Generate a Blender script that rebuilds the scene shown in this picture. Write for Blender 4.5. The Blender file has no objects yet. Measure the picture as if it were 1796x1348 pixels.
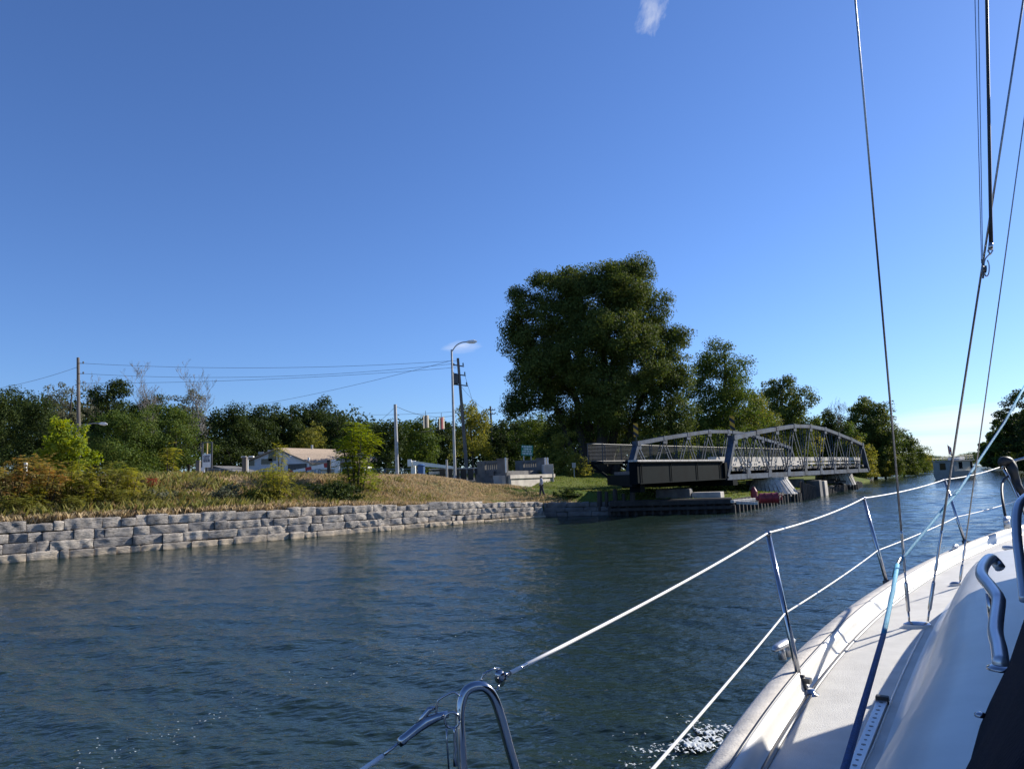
import bpy, math, random
import numpy as np
from mathutils import Vector, Matrix, Quaternion
R = math.radians
rng = np.random.default_rng(11)
random.seed(11)
scene = bpy.context.scene
col = scene.collection

# ------------------------------------------------------------------ camera
F, CU, CV = 1280.0, 898.0, 674.0
CAM_H = 2.55
PITCH, ROLL = R(7.35), R(2.0)
M3 = Matrix.Rotation(math.pi/2 + PITCH, 3, 'X') @ Matrix.Rotation(-ROLL, 3, 'Z')
EYE = Vector((0, 0, CAM_H))
cam = bpy.data.cameras.new('camera'); camo = bpy.data.objects.new('camera', cam); col.objects.link(camo)
camo.matrix_world = Matrix.Translation(EYE) @ M3.to_4x4()
cam.sensor_width = 36; cam.sensor_fit = 'HORIZONTAL'; cam.lens = F/1796*36
cam.clip_start = 0.05; cam.clip_end = 6000
scene.camera = camo

def ray(u, v):
    return M3 @ Vector(((u-CU)/F, -(v-CV)/F, -1.0))
def at(u, v, y):                      # the place seen at a measured spot of the photo, y metres ahead
    d = ray(u, v); return EYE + d*(y/d.y)
def onz(u, v, z):                     # ... on a level z
    d = ray(u, v); return EYE + d*((z-CAM_H)/d.z)

# ------------------------------------------------------------------ object helpers
def tag(o, label=None, cat=None, group=None, kind=None):
    if label: o['label'] = label
    if cat: o['category'] = cat
    if group: o['group'] = group
    if kind: o['kind'] = kind
    return o
def thing(name, label, cat, loc=(0, 0, 0), group=None):
    o = bpy.data.objects.new(name, None); col.objects.link(o); o.location = loc
    o.empty_display_size = 0.2
    return tag(o, label, cat, group)
def origin(parent):
    v = Vector((0, 0, 0))
    while parent is not None:
        v += Vector(parent.location); parent = parent.parent
    return v
def link_mesh(name, me, mat, parent=None, smooth=False, loc=None):
    if mat is not None:
        for m in (mat if isinstance(mat, (list, tuple)) else [mat]): me.materials.append(m)
    if smooth: me.shade_smooth()
    o = bpy.data.objects.new(name, me); col.objects.link(o)
    if parent is not None: o.parent = parent
    return o
def np_mesh(name, verts, faces):
    """verts (N,3), faces (M,k) of one size"""
    me = bpy.data.meshes.new(name)
    verts = np.ascontiguousarray(verts, dtype=np.float32); faces = np.ascontiguousarray(faces, dtype=np.int32)
    me.vertices.add(len(verts)); me.vertices.foreach_set('co', verts.ravel())
    k = faces.shape[1]
    me.loops.add(faces.size); me.loops.foreach_set('vertex_index', faces.ravel())
    me.polygons.add(len(faces)); me.polygons.foreach_set('loop_start', np.arange(0, faces.size, k, dtype=np.int32))
    me.update(calc_edges=True); me.validate()
    return me
class MB:
    def __init__(s): s.v = []; s.f = []
    def add(s, vs, fs):
        n = len(s.v); s.v += [tuple(p) for p in vs]; s.f += [tuple(i+n for i in f) for f in fs]
    def box(s, c, size, rot=None, taper=1.0):
        c = Vector(c); x, y, z = (k/2 for k in size); vs = []
        for sz in (-1, 1):
            t = 1 if sz < 0 else taper
            for sx, sy in ((-1, -1), (1, -1), (1, 1), (-1, 1)):
                p = Vector((sx*x*t, sy*y*t, sz*z))
                vs.append(c + (rot @ p if rot is not None else p))
        s.add(vs, [(3, 2, 1, 0), (4, 5, 6, 7), (0, 1, 5, 4), (1, 2, 6, 5), (2, 3, 7, 6), (3, 0, 4, 7)])
    def bar(s, p, q, w, h, up=(0, 0, 1)):
        p, q = Vector(p), Vector(q); d = q-p; L = d.length; d.normalize(); up = Vector(up)
        sd = d.cross(up)
        if sd.length < 1e-4: sd = d.cross(Vector((0, 1, 0)))
        sd.normalize(); u2 = sd.cross(d)
        rot = Matrix((sd, d, u2)).transposed()
        s.box((p+q)/2, (w, L, h), rot)
    def tube(s, pts, rad, n=8, caps=True, flat=1.0):
        pts = [Vector(p) for p in pts]
        rs = list(rad) if hasattr(rad, '__len__') else [rad]*len(pts)
        base = len(s.v); prev = None; N = len(pts)
        for i, p in enumerate(pts):
            d = (pts[min(i+1, N-1)] - pts[max(i-1, 0)])
            if d.length < 1e-7: d = Vector((0, 0, 1))
            d.normalize()
            if prev is None:
                a = d.cross(Vector((0, 0, 1)))
                if a.length < 1e-3: a = d.cross(Vector((1, 0, 0)))
                a.normalize()
            else:
                a = prev - d*prev.dot(d)
                if a.length < 1e-6: a = d.orthogonal()
                a.normalize()
            prev = a; b = d.cross(a)
            for k in range(n):
                t = 2*math.pi*k/n
                s.v.append(tuple(p + (a*math.cos(t)*flat + b*math.sin(t))*rs[i]))
        for i in range(N-1):
            for k in range(n):
                k2 = (k+1) % n
                s.f.append((base+i*n+k, base+i*n+k2, base+(i+1)*n+k2, base+(i+1)*n+k))
        if caps:
            s.f.append(tuple(base+k for k in reversed(range(n))))
            s.f.append(tuple(base+(N-1)*n+k for k in range(n)))
    def lathe(s, c, prof, n=16, axis=None):
        """prof: (radius, height) pairs about z through c (or a rotation matrix)"""
        c = Vector(c); base = len(s.v)
        for r, z in prof:
            for k in range(n):
                t = 2*math.pi*k/n; p = Vector((r*math.cos(t), r*math.sin(t), z))
                s.v.append(tuple(c + (axis @ p if axis is not None else p)))
        for i in range(len(prof)-1):
            for k in range(n):
                k2 = (k+1) % n
                s.f.append((base+i*n+k, base+i*n+k2, base+(i+1)*n+k2, base+(i+1)*n+k))
        s.f.append(tuple(base+k for k in reversed(range(n))))
        s.f.append(tuple(base+(len(prof)-1)*n+k for k in range(n)))
    def prism(s, poly, vec):
        vec = Vector(vec); n = len(poly); a = [Vector(p) for p in poly]
        s.add(a + [p+vec for p in a], [tuple(reversed(range(n))), tuple(range(n, 2*n))] +
              [(i, (i+1) % n, (i+1) % n+n, i+n) for i in range(n)])
    def build(s, name, mat, parent=None, smooth=False, bevel=0.0):
        o0 = origin(parent); me = bpy.data.meshes.new(name)
        me.from_pydata([tuple(Vector(p)-o0) for p in s.v], [], s.f); me.update()
        if not smooth:
            pass
        o = link_mesh(name, me, mat, parent, smooth)
        if bevel:
            b = o.modifiers.new('bevel', 'BEVEL'); b.width = bevel; b.segments = 2; b.limit_method = 'ANGLE'
        return o
def smooth_path(pts, n=8):
    """Catmull-Rom through pts"""
    P = [Vector(p) for p in pts]; P = [P[0]*2-P[1]] + P + [P[-1]*2-P[-2]]; out = []
    for i in range(1, len(P)-2):
        for k in range(n):
            t = k/n; a, b, c, d = P[i-1], P[i], P[i+1], P[i+2]
            out.append(0.5*((2*b)+(c-a)*t+(2*a-5*b+4*c-d)*t*t+(3*b-a-3*c+d)*t**3))
    out.append(P[-2]); return out
def sag(p, q, drop, n=14):
    p, q = Vector(p), Vector(q)
    return [p.lerp(q, i/n) - Vector((0, 0, drop*4*(i/n)*(1-i/n))) for i in range(n+1)]

# ------------------------------------------------------------------ materials
def new_mat(name):
    m = bpy.data.materials.new(name); m.use_nodes = True
    nt = m.node_tree; b = nt.nodes['Principled BSDF']; return m, nt, b
def N(nt, t, **kw):
    n = nt.nodes.new(t)
    for k, v in kw.items(): setattr(n, k, v)
    return n
def mixcol(nt, fac, a, b):
    n = N(nt, 'ShaderNodeMix', data_type='RGBA')
    for sock, v in ((n.inputs['Factor'], fac), (n.inputs[6], a), (n.inputs[7], b)):
        if hasattr(v, 'is_linked') or isinstance(v, bpy.types.NodeSocket): nt.links.new(v, sock)
        else: sock.default_value = v if not isinstance(v, tuple) else (*v, 1)[:4]
    return n.outputs[2]
def noise(nt, scale, detail=4, vec=None, rough=0.55):
    n = N(nt, 'ShaderNodeTexNoise'); n.inputs['Scale'].default_value = scale; n.inputs['Detail'].default_value = detail
    n.inputs['Roughness'].default_value = rough
    if vec is not None: nt.links.new(vec, n.inputs['Vector'])
    return n.outputs['Fac']
def ramp(nt, fac, lo, hi, a=0.0, b=1.0):
    n = N(nt, 'ShaderNodeMapRange'); n.inputs[1].default_value = lo; n.inputs[2].default_value = hi
    n.inputs[3].default_value = a; n.inputs[4].default_value = b
    nt.links.new(fac, n.inputs[0]); return n.outputs[0]
def coord(nt, which='Object', scale=None):
    t = N(nt, 'ShaderNodeTexCoord'); o = t.outputs[which]
    if scale:
        m = N(nt, 'ShaderNodeMapping'); m.inputs['Scale'].default_value = scale
        nt.links.new(o, m.inputs['Vector']); o = m.outputs[0]
    return o
def mat(name, c1, c2=None, rough=0.6, metal=0.0, nscale=3.0, bump=0.0, bscale=20.0, stretch=None, spec=0.5, lo=0.35, hi=0.65, coat=0.0):
    m, nt, b = new_mat(name)
    c2 = c2 or tuple(k*0.8 for k in c1)
    v = coord(nt, 'Object', stretch)
    f = ramp(nt, noise(nt, nscale, 5, v), lo, hi)
    nt.links.new(mixcol(nt, f, c1, c2), b.inputs['Base Color'])
    b.inputs['Roughness'].default_value = rough; b.inputs['Metallic'].default_value = metal
    b.inputs['Specular IOR Level'].default_value = spec
    if coat: b.inputs['Coat Weight'].default_value = coat; b.inputs['Coat Roughness'].default_value = 0.08
    if bump:
        bn = N(nt, 'ShaderNodeBump'); bn.inputs['Strength'].default_value = bump; bn.inputs['Distance'].default_value = 0.02
        nt.links.new(noise(nt, bscale, 4, v), bn.inputs['Height']); nt.links.new(bn.outputs[0], b.inputs['Normal'])
    return m
def leaf_mat(name, cols, trans=0.35, patch=0.25, rough=0.55):
    """cols: 3 leaf colours, picked per leaf; wide patches of age vary them a little"""
    m, nt, b = new_mat(name)
    g = N(nt, 'ShaderNodeNewGeometry'); cr = N(nt, 'ShaderNodeValToRGB')
    e = cr.color_ramp.elements; e[0].color = (*cols[0], 1); e[1].color = (*cols[2], 1); e[0].position = 0.1; e[1].position = 0.95
    k = e.new(0.55); k.color = (*cols[1], 1)
    n = noise(nt, patch, 3, coord(nt))
    ad = N(nt, 'ShaderNodeMath', operation='MULTIPLY_ADD'); nt.links.new(n, ad.inputs[0]); ad.inputs[1].default_value = 0.9
    sb = N(nt, 'ShaderNodeMath', operation='MULTIPLY_ADD'); nt.links.new(g.outputs['Random Per Island'], sb.inputs[0]); sb.inputs[1].default_value = 0.7; sb.inputs[2].default_value = -0.3
    nt.links.new(sb.outputs[0], ad.inputs[2]); nt.links.new(ad.outputs[0], cr.inputs[0])
    nt.links.new(cr.outputs[0], b.inputs['Base Color'])
    b.inputs['Roughness'].default_value = .7; b.inputs['Specular IOR Level'].default_value = 0.14
    tr = N(nt, 'ShaderNodeBsdfTranslucent'); hs = N(nt, 'ShaderNodeHueSaturation')
    hs.inputs['Saturation'].default_value = 1.15; hs.inputs['Value'].default_value = 1.25; hs.inputs['Hue'].default_value = 0.485
    nt.links.new(cr.outputs[0], hs.inputs['Color']); nt.links.new(hs.outputs[0], tr.inputs['Color'])
    mx = N(nt, 'ShaderNodeMixShader'); mx.inputs[0].default_value = trans
    nt.links.new(b.outputs[0], mx.inputs[1]); nt.links.new(tr.outputs[0], mx.inputs[2])
    nt.links.new(mx.outputs[0], nt.nodes['Material Output'].inputs['Surface'])
    return m
MT = {}
MT['steel'] = mat('stainless', (.50, .50, .51), (.38, .38, .40), rough=.14, metal=1.0, nscale=8)
MT['brushed'] = mat('brushed_stainless', (.66, .67, .69), (.58, .59, .61), rough=.33, metal=.75, nscale=8)
MT['gel'] = mat('gelcoat', (.68, .665, .62), (.615, .60, .56), rough=.42, nscale=5, coat=.08)
MT['nonskid'] = mat('nonskid_deck', (.655, .64, .59), (.56, .545, .50), rough=.7, nscale=7, bump=.28, bscale=190)
MT['caprail'] = mat('weathered_caprail', (.60, .57, .52), (.42, .40, .37), rough=.75, nscale=14, bump=.25, bscale=90, lo=.3, hi=.7)
MT['hull'] = mat('navy_hull', (.03, .05, .10), (.02, .03, .07), rough=.25)
MT['navy'] = mat('navy_canvas', (.0045, .006, .017), (.003, .004, .011), rough=.9, spec=.15, nscale=6, bump=.3, bscale=120)
MT['blackrub'] = mat('black_rubber', (.012, .012, .013), (.02, .02, .02), rough=.55)
MT['whiterope'] = mat('white_vinyl', (.82, .81, .78), (.72, .71, .68), rough=.45, nscale=12)
MT['bluerope'] = mat('blue_rope', (.06, .36, .55), (.03, .24, .42), rough=.7, nscale=90, bump=.5, bscale=300)
MT['blueshade'] = mat('shaded_blue_rope', (.022, .085, .25), (.014, .05, .16), rough=.7, nscale=90, bump=.5, bscale=300)  # same blue rope with the deck shade put into its colour
MT['wire'] = mat('rigging_wire', (.30, .30, .31), (.20, .20, .21), rough=.3, metal=1.0, nscale=60)
MT['dkmetal'] = mat('dark_fitting', (.05, .05, .055), (.09, .09, .09), rough=.4, metal=.4)
MT['alu'] = mat('track_aluminium', (.55, .57, .58), (.45, .46, .48), rough=.4, metal=.8)
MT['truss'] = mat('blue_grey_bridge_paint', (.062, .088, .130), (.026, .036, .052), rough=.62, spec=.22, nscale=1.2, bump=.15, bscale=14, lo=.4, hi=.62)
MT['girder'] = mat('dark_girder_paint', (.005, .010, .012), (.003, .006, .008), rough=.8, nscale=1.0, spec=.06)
MT['fence'] = mat('dark_fence_paint', (.055, .065, .08), (.035, .042, .052), rough=.6)
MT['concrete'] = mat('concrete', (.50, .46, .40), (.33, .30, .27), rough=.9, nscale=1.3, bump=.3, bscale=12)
MT['concdark'] = mat('dark_concrete', (.155, .15, .145), (.085, .083, .082), rough=.9, nscale=1.6, bump=.3, bscale=12)
MT['timber'] = mat('dark_wet_timber', (.045, .040, .036), (.020, .018, .017), rough=.75, nscale=3, stretch=(1, 1, .25), bump=.4, bscale=25)
MT['palewood'] = mat('bleached_timber', (.62, .59, .54), (.36, .33, .30), rough=.85, nscale=2.5, stretch=(3, 3, .5), bump=.3, bscale=20)
MT['polewood'] = mat('grey_pole_wood', (.19, .165, .145), (.10, .09, .08), rough=.85, nscale=2, stretch=(4, 4, .3))
MT['polegrey'] = mat('galvanised_pole', (.42, .42, .41), (.30, .30, .30), rough=.5, metal=.3)
MT['white'] = mat('white_paint', (.80, .80, .78), (.70, .70, .68), rough=.5)
MT['red'] = mat('red_paint', (.42, .03, .035), (.28, .02, .025), rough=.45, nscale=5)
MT['maroon'] = mat('faded_red_buoy', (.30, .022, .035), (.17, .015, .022), rough=.5, nscale=4)
MT['rail'] = mat('tan_guard_rail', (.56, .52, .46), (.42, .39, .34), rough=.6, nscale=1.5)
MT['asphalt'] = mat('asphalt', (.055, .055, .057), (.04, .04, .042), rough=.9, nscale=4, bump=.3, bscale=60)
MT['bark'] = mat('bark', (.055, .045, .036), (.028, .023, .019), rough=.95, nscale=3, stretch=(2, 2, .4), bump=.6, bscale=9)
MT['palebark'] = mat('pale_bark', (.26, .24, .215), (.16, .148, .13), rough=.95, nscale=3, stretch=(2, 2, .4))
# ------------------------------------------------------------------ light and sky
SUN_AZ, SUN_EL = R(61), R(28)          # azimuth clockwise from +Y
SUN = Vector((math.sin(SUN_AZ)*math.cos(SUN_EL), math.cos(SUN_AZ)*math.cos(SUN_EL), math.sin(SUN_EL)))
sl = bpy.data.lights.new('sun', 'SUN'); sl.energy = 5.0; sl.angle = R(0.5); sl.color = (1.0, .93, .82)
so = bpy.data.objects.new('sun', sl); col.objects.link(so); so.location = SUN*200
so.rotation_euler = (-SUN).to_track_quat('-Z', 'Y').to_euler()
w = bpy.data.worlds.new('World'); scene.world = w; w.use_nodes = True
nt = w.node_tree; bg = nt.nodes['Background']; bg.inputs['Strength'].default_value = 0.076
sky = N(nt, 'ShaderNodeTexSky', sky_type='NISHITA'); sky.sun_disc = False
sky.sun_elevation = SUN_EL; sky.sun_rotation = SUN_AZ
sky.altitude = 60; sky.air_density = 1.0; sky.dust_density = 0.25; sky.ozone_density = 3.2
tc = N(nt, 'ShaderNodeTexCoord'); D = tc.outputs['Generated']
def vm(op, a, b=None):
    n = N(nt, 'ShaderNodeVectorMath', operation=op); nt.links.new(a, n.inputs[0])
    if b is not None:
        if isinstance(b, Vector): n.inputs[1].default_value = b
        else: nt.links.new(b, n.inputs[1])
    return n
def mth(op, a, b=None, c=None):
    n = N(nt, 'ShaderNodeMath', operation=op)
    for i, k in enumerate((a, b, c)):
        if k is None: continue
        if isinstance(k, (int, float)): n.inputs[i].default_value = k
        else: nt.links.new(k, n.inputs[i])
    return n.outputs[0]
def cdir(u, v):
    d = ray(u, v).normalized(); return math.degrees(math.atan2(d.x, d.y)), math.degrees(math.asin(d.z))
def cloud(az, el, wa, we, tilt, nscale, strength, stretch):
    """one soft cloud about a compass direction"""
    c = Vector((math.sin(R(az))*math.cos(R(el)), math.cos(R(az))*math.cos(R(el)), math.sin(R(el))))
    rt = Vector((0, 0, 1)).cross(c).normalized()*-1; up = c.cross(rt)*-1
    if up.z < 0: up = -up
    ct, st = math.cos(R(tilt)), math.sin(R(tilt)); rt, up = rt*ct+up*st, up*ct-rt*st
    a = mth('MULTIPLY', vm('DOT_PRODUCT', D, rt).outputs['Value'], 1/math.radians(wa))
    b = mth('MULTIPLY', vm('DOT_PRODUCT', D, up).outputs['Value'], 1/math.radians(we))
    r2 = mth('ADD', mth('MULTIPLY', a, a), mth('MULTIPLY', b, b))
    front = mth('GREATER_THAN', vm('DOT_PRODUCT', D, c).outputs['Value'], 0.3)
    cx = N(nt, 'ShaderNodeCombineXYZ'); nt.links.new(mth('MULTIPLY', a, stretch), cx.inputs[0]); nt.links.new(b, cx.inputs[1]); cx.inputs[2].default_value = az
    n1 = noise(nt, nscale, 7, cx.outputs[0], .62)
    m = mth('SUBTRACT', mth('SUBTRACT', 1.0, r2), mth('MULTIPLY', mth('SUBTRACT', 1.0, n1), 1.15))
    m = ramp(nt, m, -0.05, 0.55); return mth('MULTIPLY', mth('MULTIPLY', m, strength), front)
tot = None
for spec in ((*cdir(1143, 26), 1.5, 2.2, -25, 2.3, .36, 1.3), (*cdir(806, 609), 2.3, .85, 3, 1.2, .34, .6), (*cdir(812, 606), 1.2, .42, 8, 1.5, .42, .6),
             (31.5, 2.9, 9.0, 1.5, 0, 1.9, .85, .22), (28.5, 1.2, 9.5, 1.3, 0, 1.8, .85, .22), (36.0, 3.2, 3.8, 1.0, 1, 1.9, .5, .3),
             (-70, 9, 16, 4, 0, 2, .7, .5), (75, 8, 14, 3, 0, 2, .7, .5), (150, 12, 20, 6, 0, 2, .6, .5)):
    k = cloud(*spec); tot = k if tot is None else mth('MAXIMUM', tot, k)
hs = N(nt, 'ShaderNodeMix', data_type='RGBA', blend_type='MULTIPLY'); hs.inputs[0].default_value = 1.0
nt.links.new(sky.outputs[0], hs.inputs[6]); hs.inputs[7].default_value = (.715, .93, 1.35, 1)
mxc = N(nt, 'ShaderNodeMix', data_type='RGBA'); nt.links.new(tot, mxc.inputs[0]); nt.links.new(hs.outputs[2], mxc.inputs[6])
mxc.inputs[7].default_value = (8.6, 8.8, 9.2, 1)
nt.links.new(mxc.outputs[2], bg.inputs['Color'])
scene.view_settings.view_transform = 'Standard'; scene.view_settings.look = 'None'
scene.view_settings.exposure = 0.62; scene.view_settings.gamma = 1.0
scene.cycles.max_bounces = 8; scene.cycles.transparent_max_bounces = 8; scene.cycles.use_denoising = True
scene.cycles.sample_clamp_indirect = 6

# ------------------------------------------------------------------ shore lines and land height
UA = np.array((.733, .68)); NA = np.array((-.68, .733))
def ab(x, y): return (x*UA[0]+y*UA[1], x*NA[0]+y*NA[1])
D32 = np.array((math.sin(R(32.5)), math.cos(R(32.5))))
WALL_A = (-52.0, -1.2); WALL_B = (1.8, 48.5); WALL_C = (5.8, 47.8); CRIB_D = (13.2, 46.0)
PIER = [(13.2, 46.0), (18.2, 54.0), (33.2, 77.0), (41.0, 89.0)]
shore_xy = [(-120, -64), WALL_A, WALL_B, WALL_C, CRIB_D, (18.2, 54.0), (33.2, 77.0), (41.0, 89.0), (43.5, 98), (60, 124), (76, 160),
            (76+.537*40, 160+.843*40), (76+.537*120, 160+.843*120), (76+.537*400, 160+.843*400), (76+.537*2400, 160+.843*2400)]
sa = np.array([ab(*p)[0] for p in shore_xy]); sb = np.array([ab(*p)[1] for p in shore_xy])
def sstep(x, a, b):
    t = np.clip((x-a)/(b-a), 0, 1); return t*t*(3-2*t)
def vnoise(x, y, seed=0):
    r = np.random.default_rng(seed); o = 0
    for k in range(7):
        th = r.uniform(0, 6.28); fr = 1.0*1.55**k; ph = r.uniform(0, 6.28)
        o = o + np.sin((x*math.cos(th)+y*math.sin(th))*fr + ph + 1.7*np.sin((x*math.sin(th)-y*math.cos(th))*fr*.6+ph))/1.5**k
    return o*.35
def wall_top(a):                       # top of the stone wall above the water
    return np.interp(a, [-60, 4.7, 20, 26, 34.3, 37], [1.6, 1.55, 1.45, 1.3, .98, .92])
def land_at(a, t):
    """height at a along the shore, t inland"""
    left = wall_top(a)-.08 + (3.05-wall_top(a))*sstep(t, .4, 7.5)
    lawn = .82 + .35*sstep(t, 0, 7) + 1.95*sstep(t, 6, 27)
    far = .25 + 1.0*sstep(t, 0, 5) + 1.2*sstep(t, 6, 40)
    k1 = sstep(a, 28.8, 42.5); k2 = sstep(a, 75, 110)
    z = (left*(1-k1)+lawn*k1)*(1-k2)+far*k2
    return z + .10*vnoise(a*.55, t*.55, 3)*sstep(t, .5, 3) + .0012*np.clip(t-30, 0, 300)
def land(x, y):
    a, b = ab(x, y); t = b-np.interp(a, sa, sb); return float(land_at(np.float64(a), np.float64(t)))

def sheet(name, a0, t0, fn):
    na, ntt = len(a0), len(t0); A, T = np.meshgrid(a0, t0, indexing='ij')
    X, Y, Z = fn(A, T); v = np.stack([X.ravel(), Y.ravel(), Z.ravel()], 1)
    i = np.arange(na*ntt).reshape(na, ntt)
    f = np.stack([i[:-1, :-1].ravel(), i[1:, :-1].ravel(), i[1:, 1:].ravel(), i[:-1, 1:].ravel()], 1)
    return np_mesh(name, v, f)
ea = [sa[0]-200]; 
aa = np.unique(np.concatenate([np.linspace(sa[0]-300, -20, 40), np.arange(-20, 80, .45), np.arange(80, 180, 1.6), np.geomspace(180, sa[-1], 60), sa]))
tt = np.concatenate([[.0, .42], np.arange(.46, 12, .4), np.arange(12, 40, 1.0), np.geomspace(41, 1400, 45)])
def left_fn(A, T):
    S = np.interp(A, sa, sb); B = S+T; Z = land_at(A, T); Z = np.where(T <= .43, -1.5, Z)
    return UA[0]*A+NA[0]*B, UA[1]*A+NA[1]*B, Z
# the ground colour follows where things grow: dry weeds on the bank, green lawn by the bridge
gm_, nt, b = new_mat('bank_ground'); P_ = N(nt, 'ShaderNodeNewGeometry').outputs['Position']
dry = mixcol(nt, ramp(nt, noise(nt, 1.3, 6, P_), .35, .65), (.30, .235, .145), (.18, .145, .08))
grn = mixcol(nt, ramp(nt, noise(nt, .5, 6, P_), .35, .7), (.075, .115, .018), (.13, .13, .035))
dt = N(nt, 'ShaderNodeVectorMath', operation='DOT_PRODUCT'); nt.links.new(P_, dt.inputs[0]); dt.inputs[1].default_value = (UA[0], UA[1], 0)
wob = N(nt, 'ShaderNodeMath', operation='MULTIPLY_ADD'); nt.links.new(noise(nt, .22, 4, P_), wob.inputs[0]); wob.inputs[1].default_value = 14; nt.links.new(dt.outputs['Value'], wob.inputs[2])
nt.links.new(mixcol(nt, ramp(nt, wob.outputs[0], 31, 41), dry, grn), b.inputs['Base Color']); b.inputs['Roughness'].default_value = 1
b.inputs['Specular IOR Level'].default_value = 0.1
bp = N(nt, 'ShaderNodeBump'); bp.inputs['Strength'].default_value = .6; bp.inputs['Distance'].default_value = .08
nt.links.new(noise(nt, 6, 5, P_), bp.inputs['Height']); nt.links.new(bp.outputs[0], b.inputs['Normal'])
go = link_mesh('ground', sheet('ground', aa, tt, left_fn), gm_, smooth=True); tag(go, kind='structure')
# right bank
RB0 = np.array((134.0-.537*400, 195-.843*400)); NR = np.array((.843, -.537))
def right_fn(A, T):
    Z = np.where(T <= 0, -1.5, .2+1.2*sstep(T, 0, 5)+.8*sstep(T, 5, 40)); wob = 1.2*vnoise(A*.1, A*0, 9)
    return RB0[0]+D32[0]*A+NR[0]*(T+wob), RB0[1]+D32[1]*A+NR[1]*(T+wob), Z
ro = link_mesh('ground', sheet('right_bank', np.concatenate([np.arange(0, 800, 4), np.geomspace(801, 3200, 40)]),
     np.concatenate([[0], np.arange(.5, 10, 1), np.geomspace(11, 1200, 30)]), right_fn), gm_, smooth=True); tag(ro, kind='structure')
# canal bed, so the water hides nothing odd
# ------------------------------------------------------------------ water
rr = np.concatenate([np.geomspace(1.2, 5.5, 60)[:-1], np.geomspace(5.5, 120, 1150)[:-1], np.geomspace(120, 2600, 160)]); az = np.radians(np.concatenate([np.linspace(-115, -46, 60), np.linspace(-45, 52, 620), np.linspace(53, 125, 60)]))
RR, AZ = np.meshgrid(rr, az, indexing='ij'); X = RR*np.sin(AZ)+.15; Y = RR*np.cos(AZ)-.6; Z = np.zeros_like(X)
cell = np.gradient(rr)[:, None]*np.ones_like(AZ)*1.6
wr = np.random.default_rng(5)
for k in range(110):
    lam = .13*(2.4/.13)**(wr.random()**1.5); th = R(203) + wr.normal(0, .50 if lam > .5 else .75); amp = .0042*lam**.92*wr.uniform(.4, 1.4)
    kx, ky = math.sin(th)*6.283/lam, math.cos(th)*6.283/lam
    ph = X*kx+Y*ky+wr.uniform(0, 6.28) + 1.3*np.sin((X*ky-Y*kx)*.13+wr.uniform(0, 6.28))
    env = .65+.5*np.sin((X*ky-Y*kx)*.17+wr.uniform(0, 6.28))*np.sin((X*kx+Y*ky)*.09+wr.uniform(0, 6.28))
    c = np.sin(ph); Z += amp*env*(c - .22*np.cos(2*ph))*np.clip(1.7-cell*4/lam, 0, 1)
gust = .85+.4*vnoise(X*.05, Y*.09, 21)
Z *= np.clip(gust, .35, 1.35)
i = np.arange(Z.size).reshape(Z.shape)
wf = np.stack([i[:-1, :-1].ravel(), i[:-1, 1:].ravel(), i[1:, 1:].ravel(), i[1:, :-1].ravel()], 1)
wm, nt, b = new_mat('canal_water')
P_ = N(nt, 'ShaderNodeNewGeometry').outputs['Position']
b.inputs['Base Color'].default_value = (.016, .030, .022, 1); b.inputs['Roughness'].default_value = .06; b.inputs['IOR'].default_value = 1.333
mp = N(nt, 'ShaderNodeMapping'); mp.inputs['Scale'].default_value = (1.0, 2.0, 1); mp.inputs['Rotation'].default_value = (0, 0, R(-12)); nt.links.new(P_, mp.inputs['Vector'])
h1 = noise(nt, 5.5, 3, mp.outputs[0], .5)
big = noise(nt, .09, 3, P_)
bp = N(nt, 'ShaderNodeBump'); bp.inputs['Distance'].default_value = .05
nt.links.new(ramp(nt, big, .3, .7, .38, .8), bp.inputs['Strength'])
nt.links.new(h1, bp.inputs['Height']); nt.links.new(bp.outputs[0], b.inputs['Normal'])
wo = link_mesh('water', np_mesh('water', np.stack([X.ravel(), Y.ravel(), Z.ravel()], 1), wf), wm, smooth=True); tag(wo, kind='structure')
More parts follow.
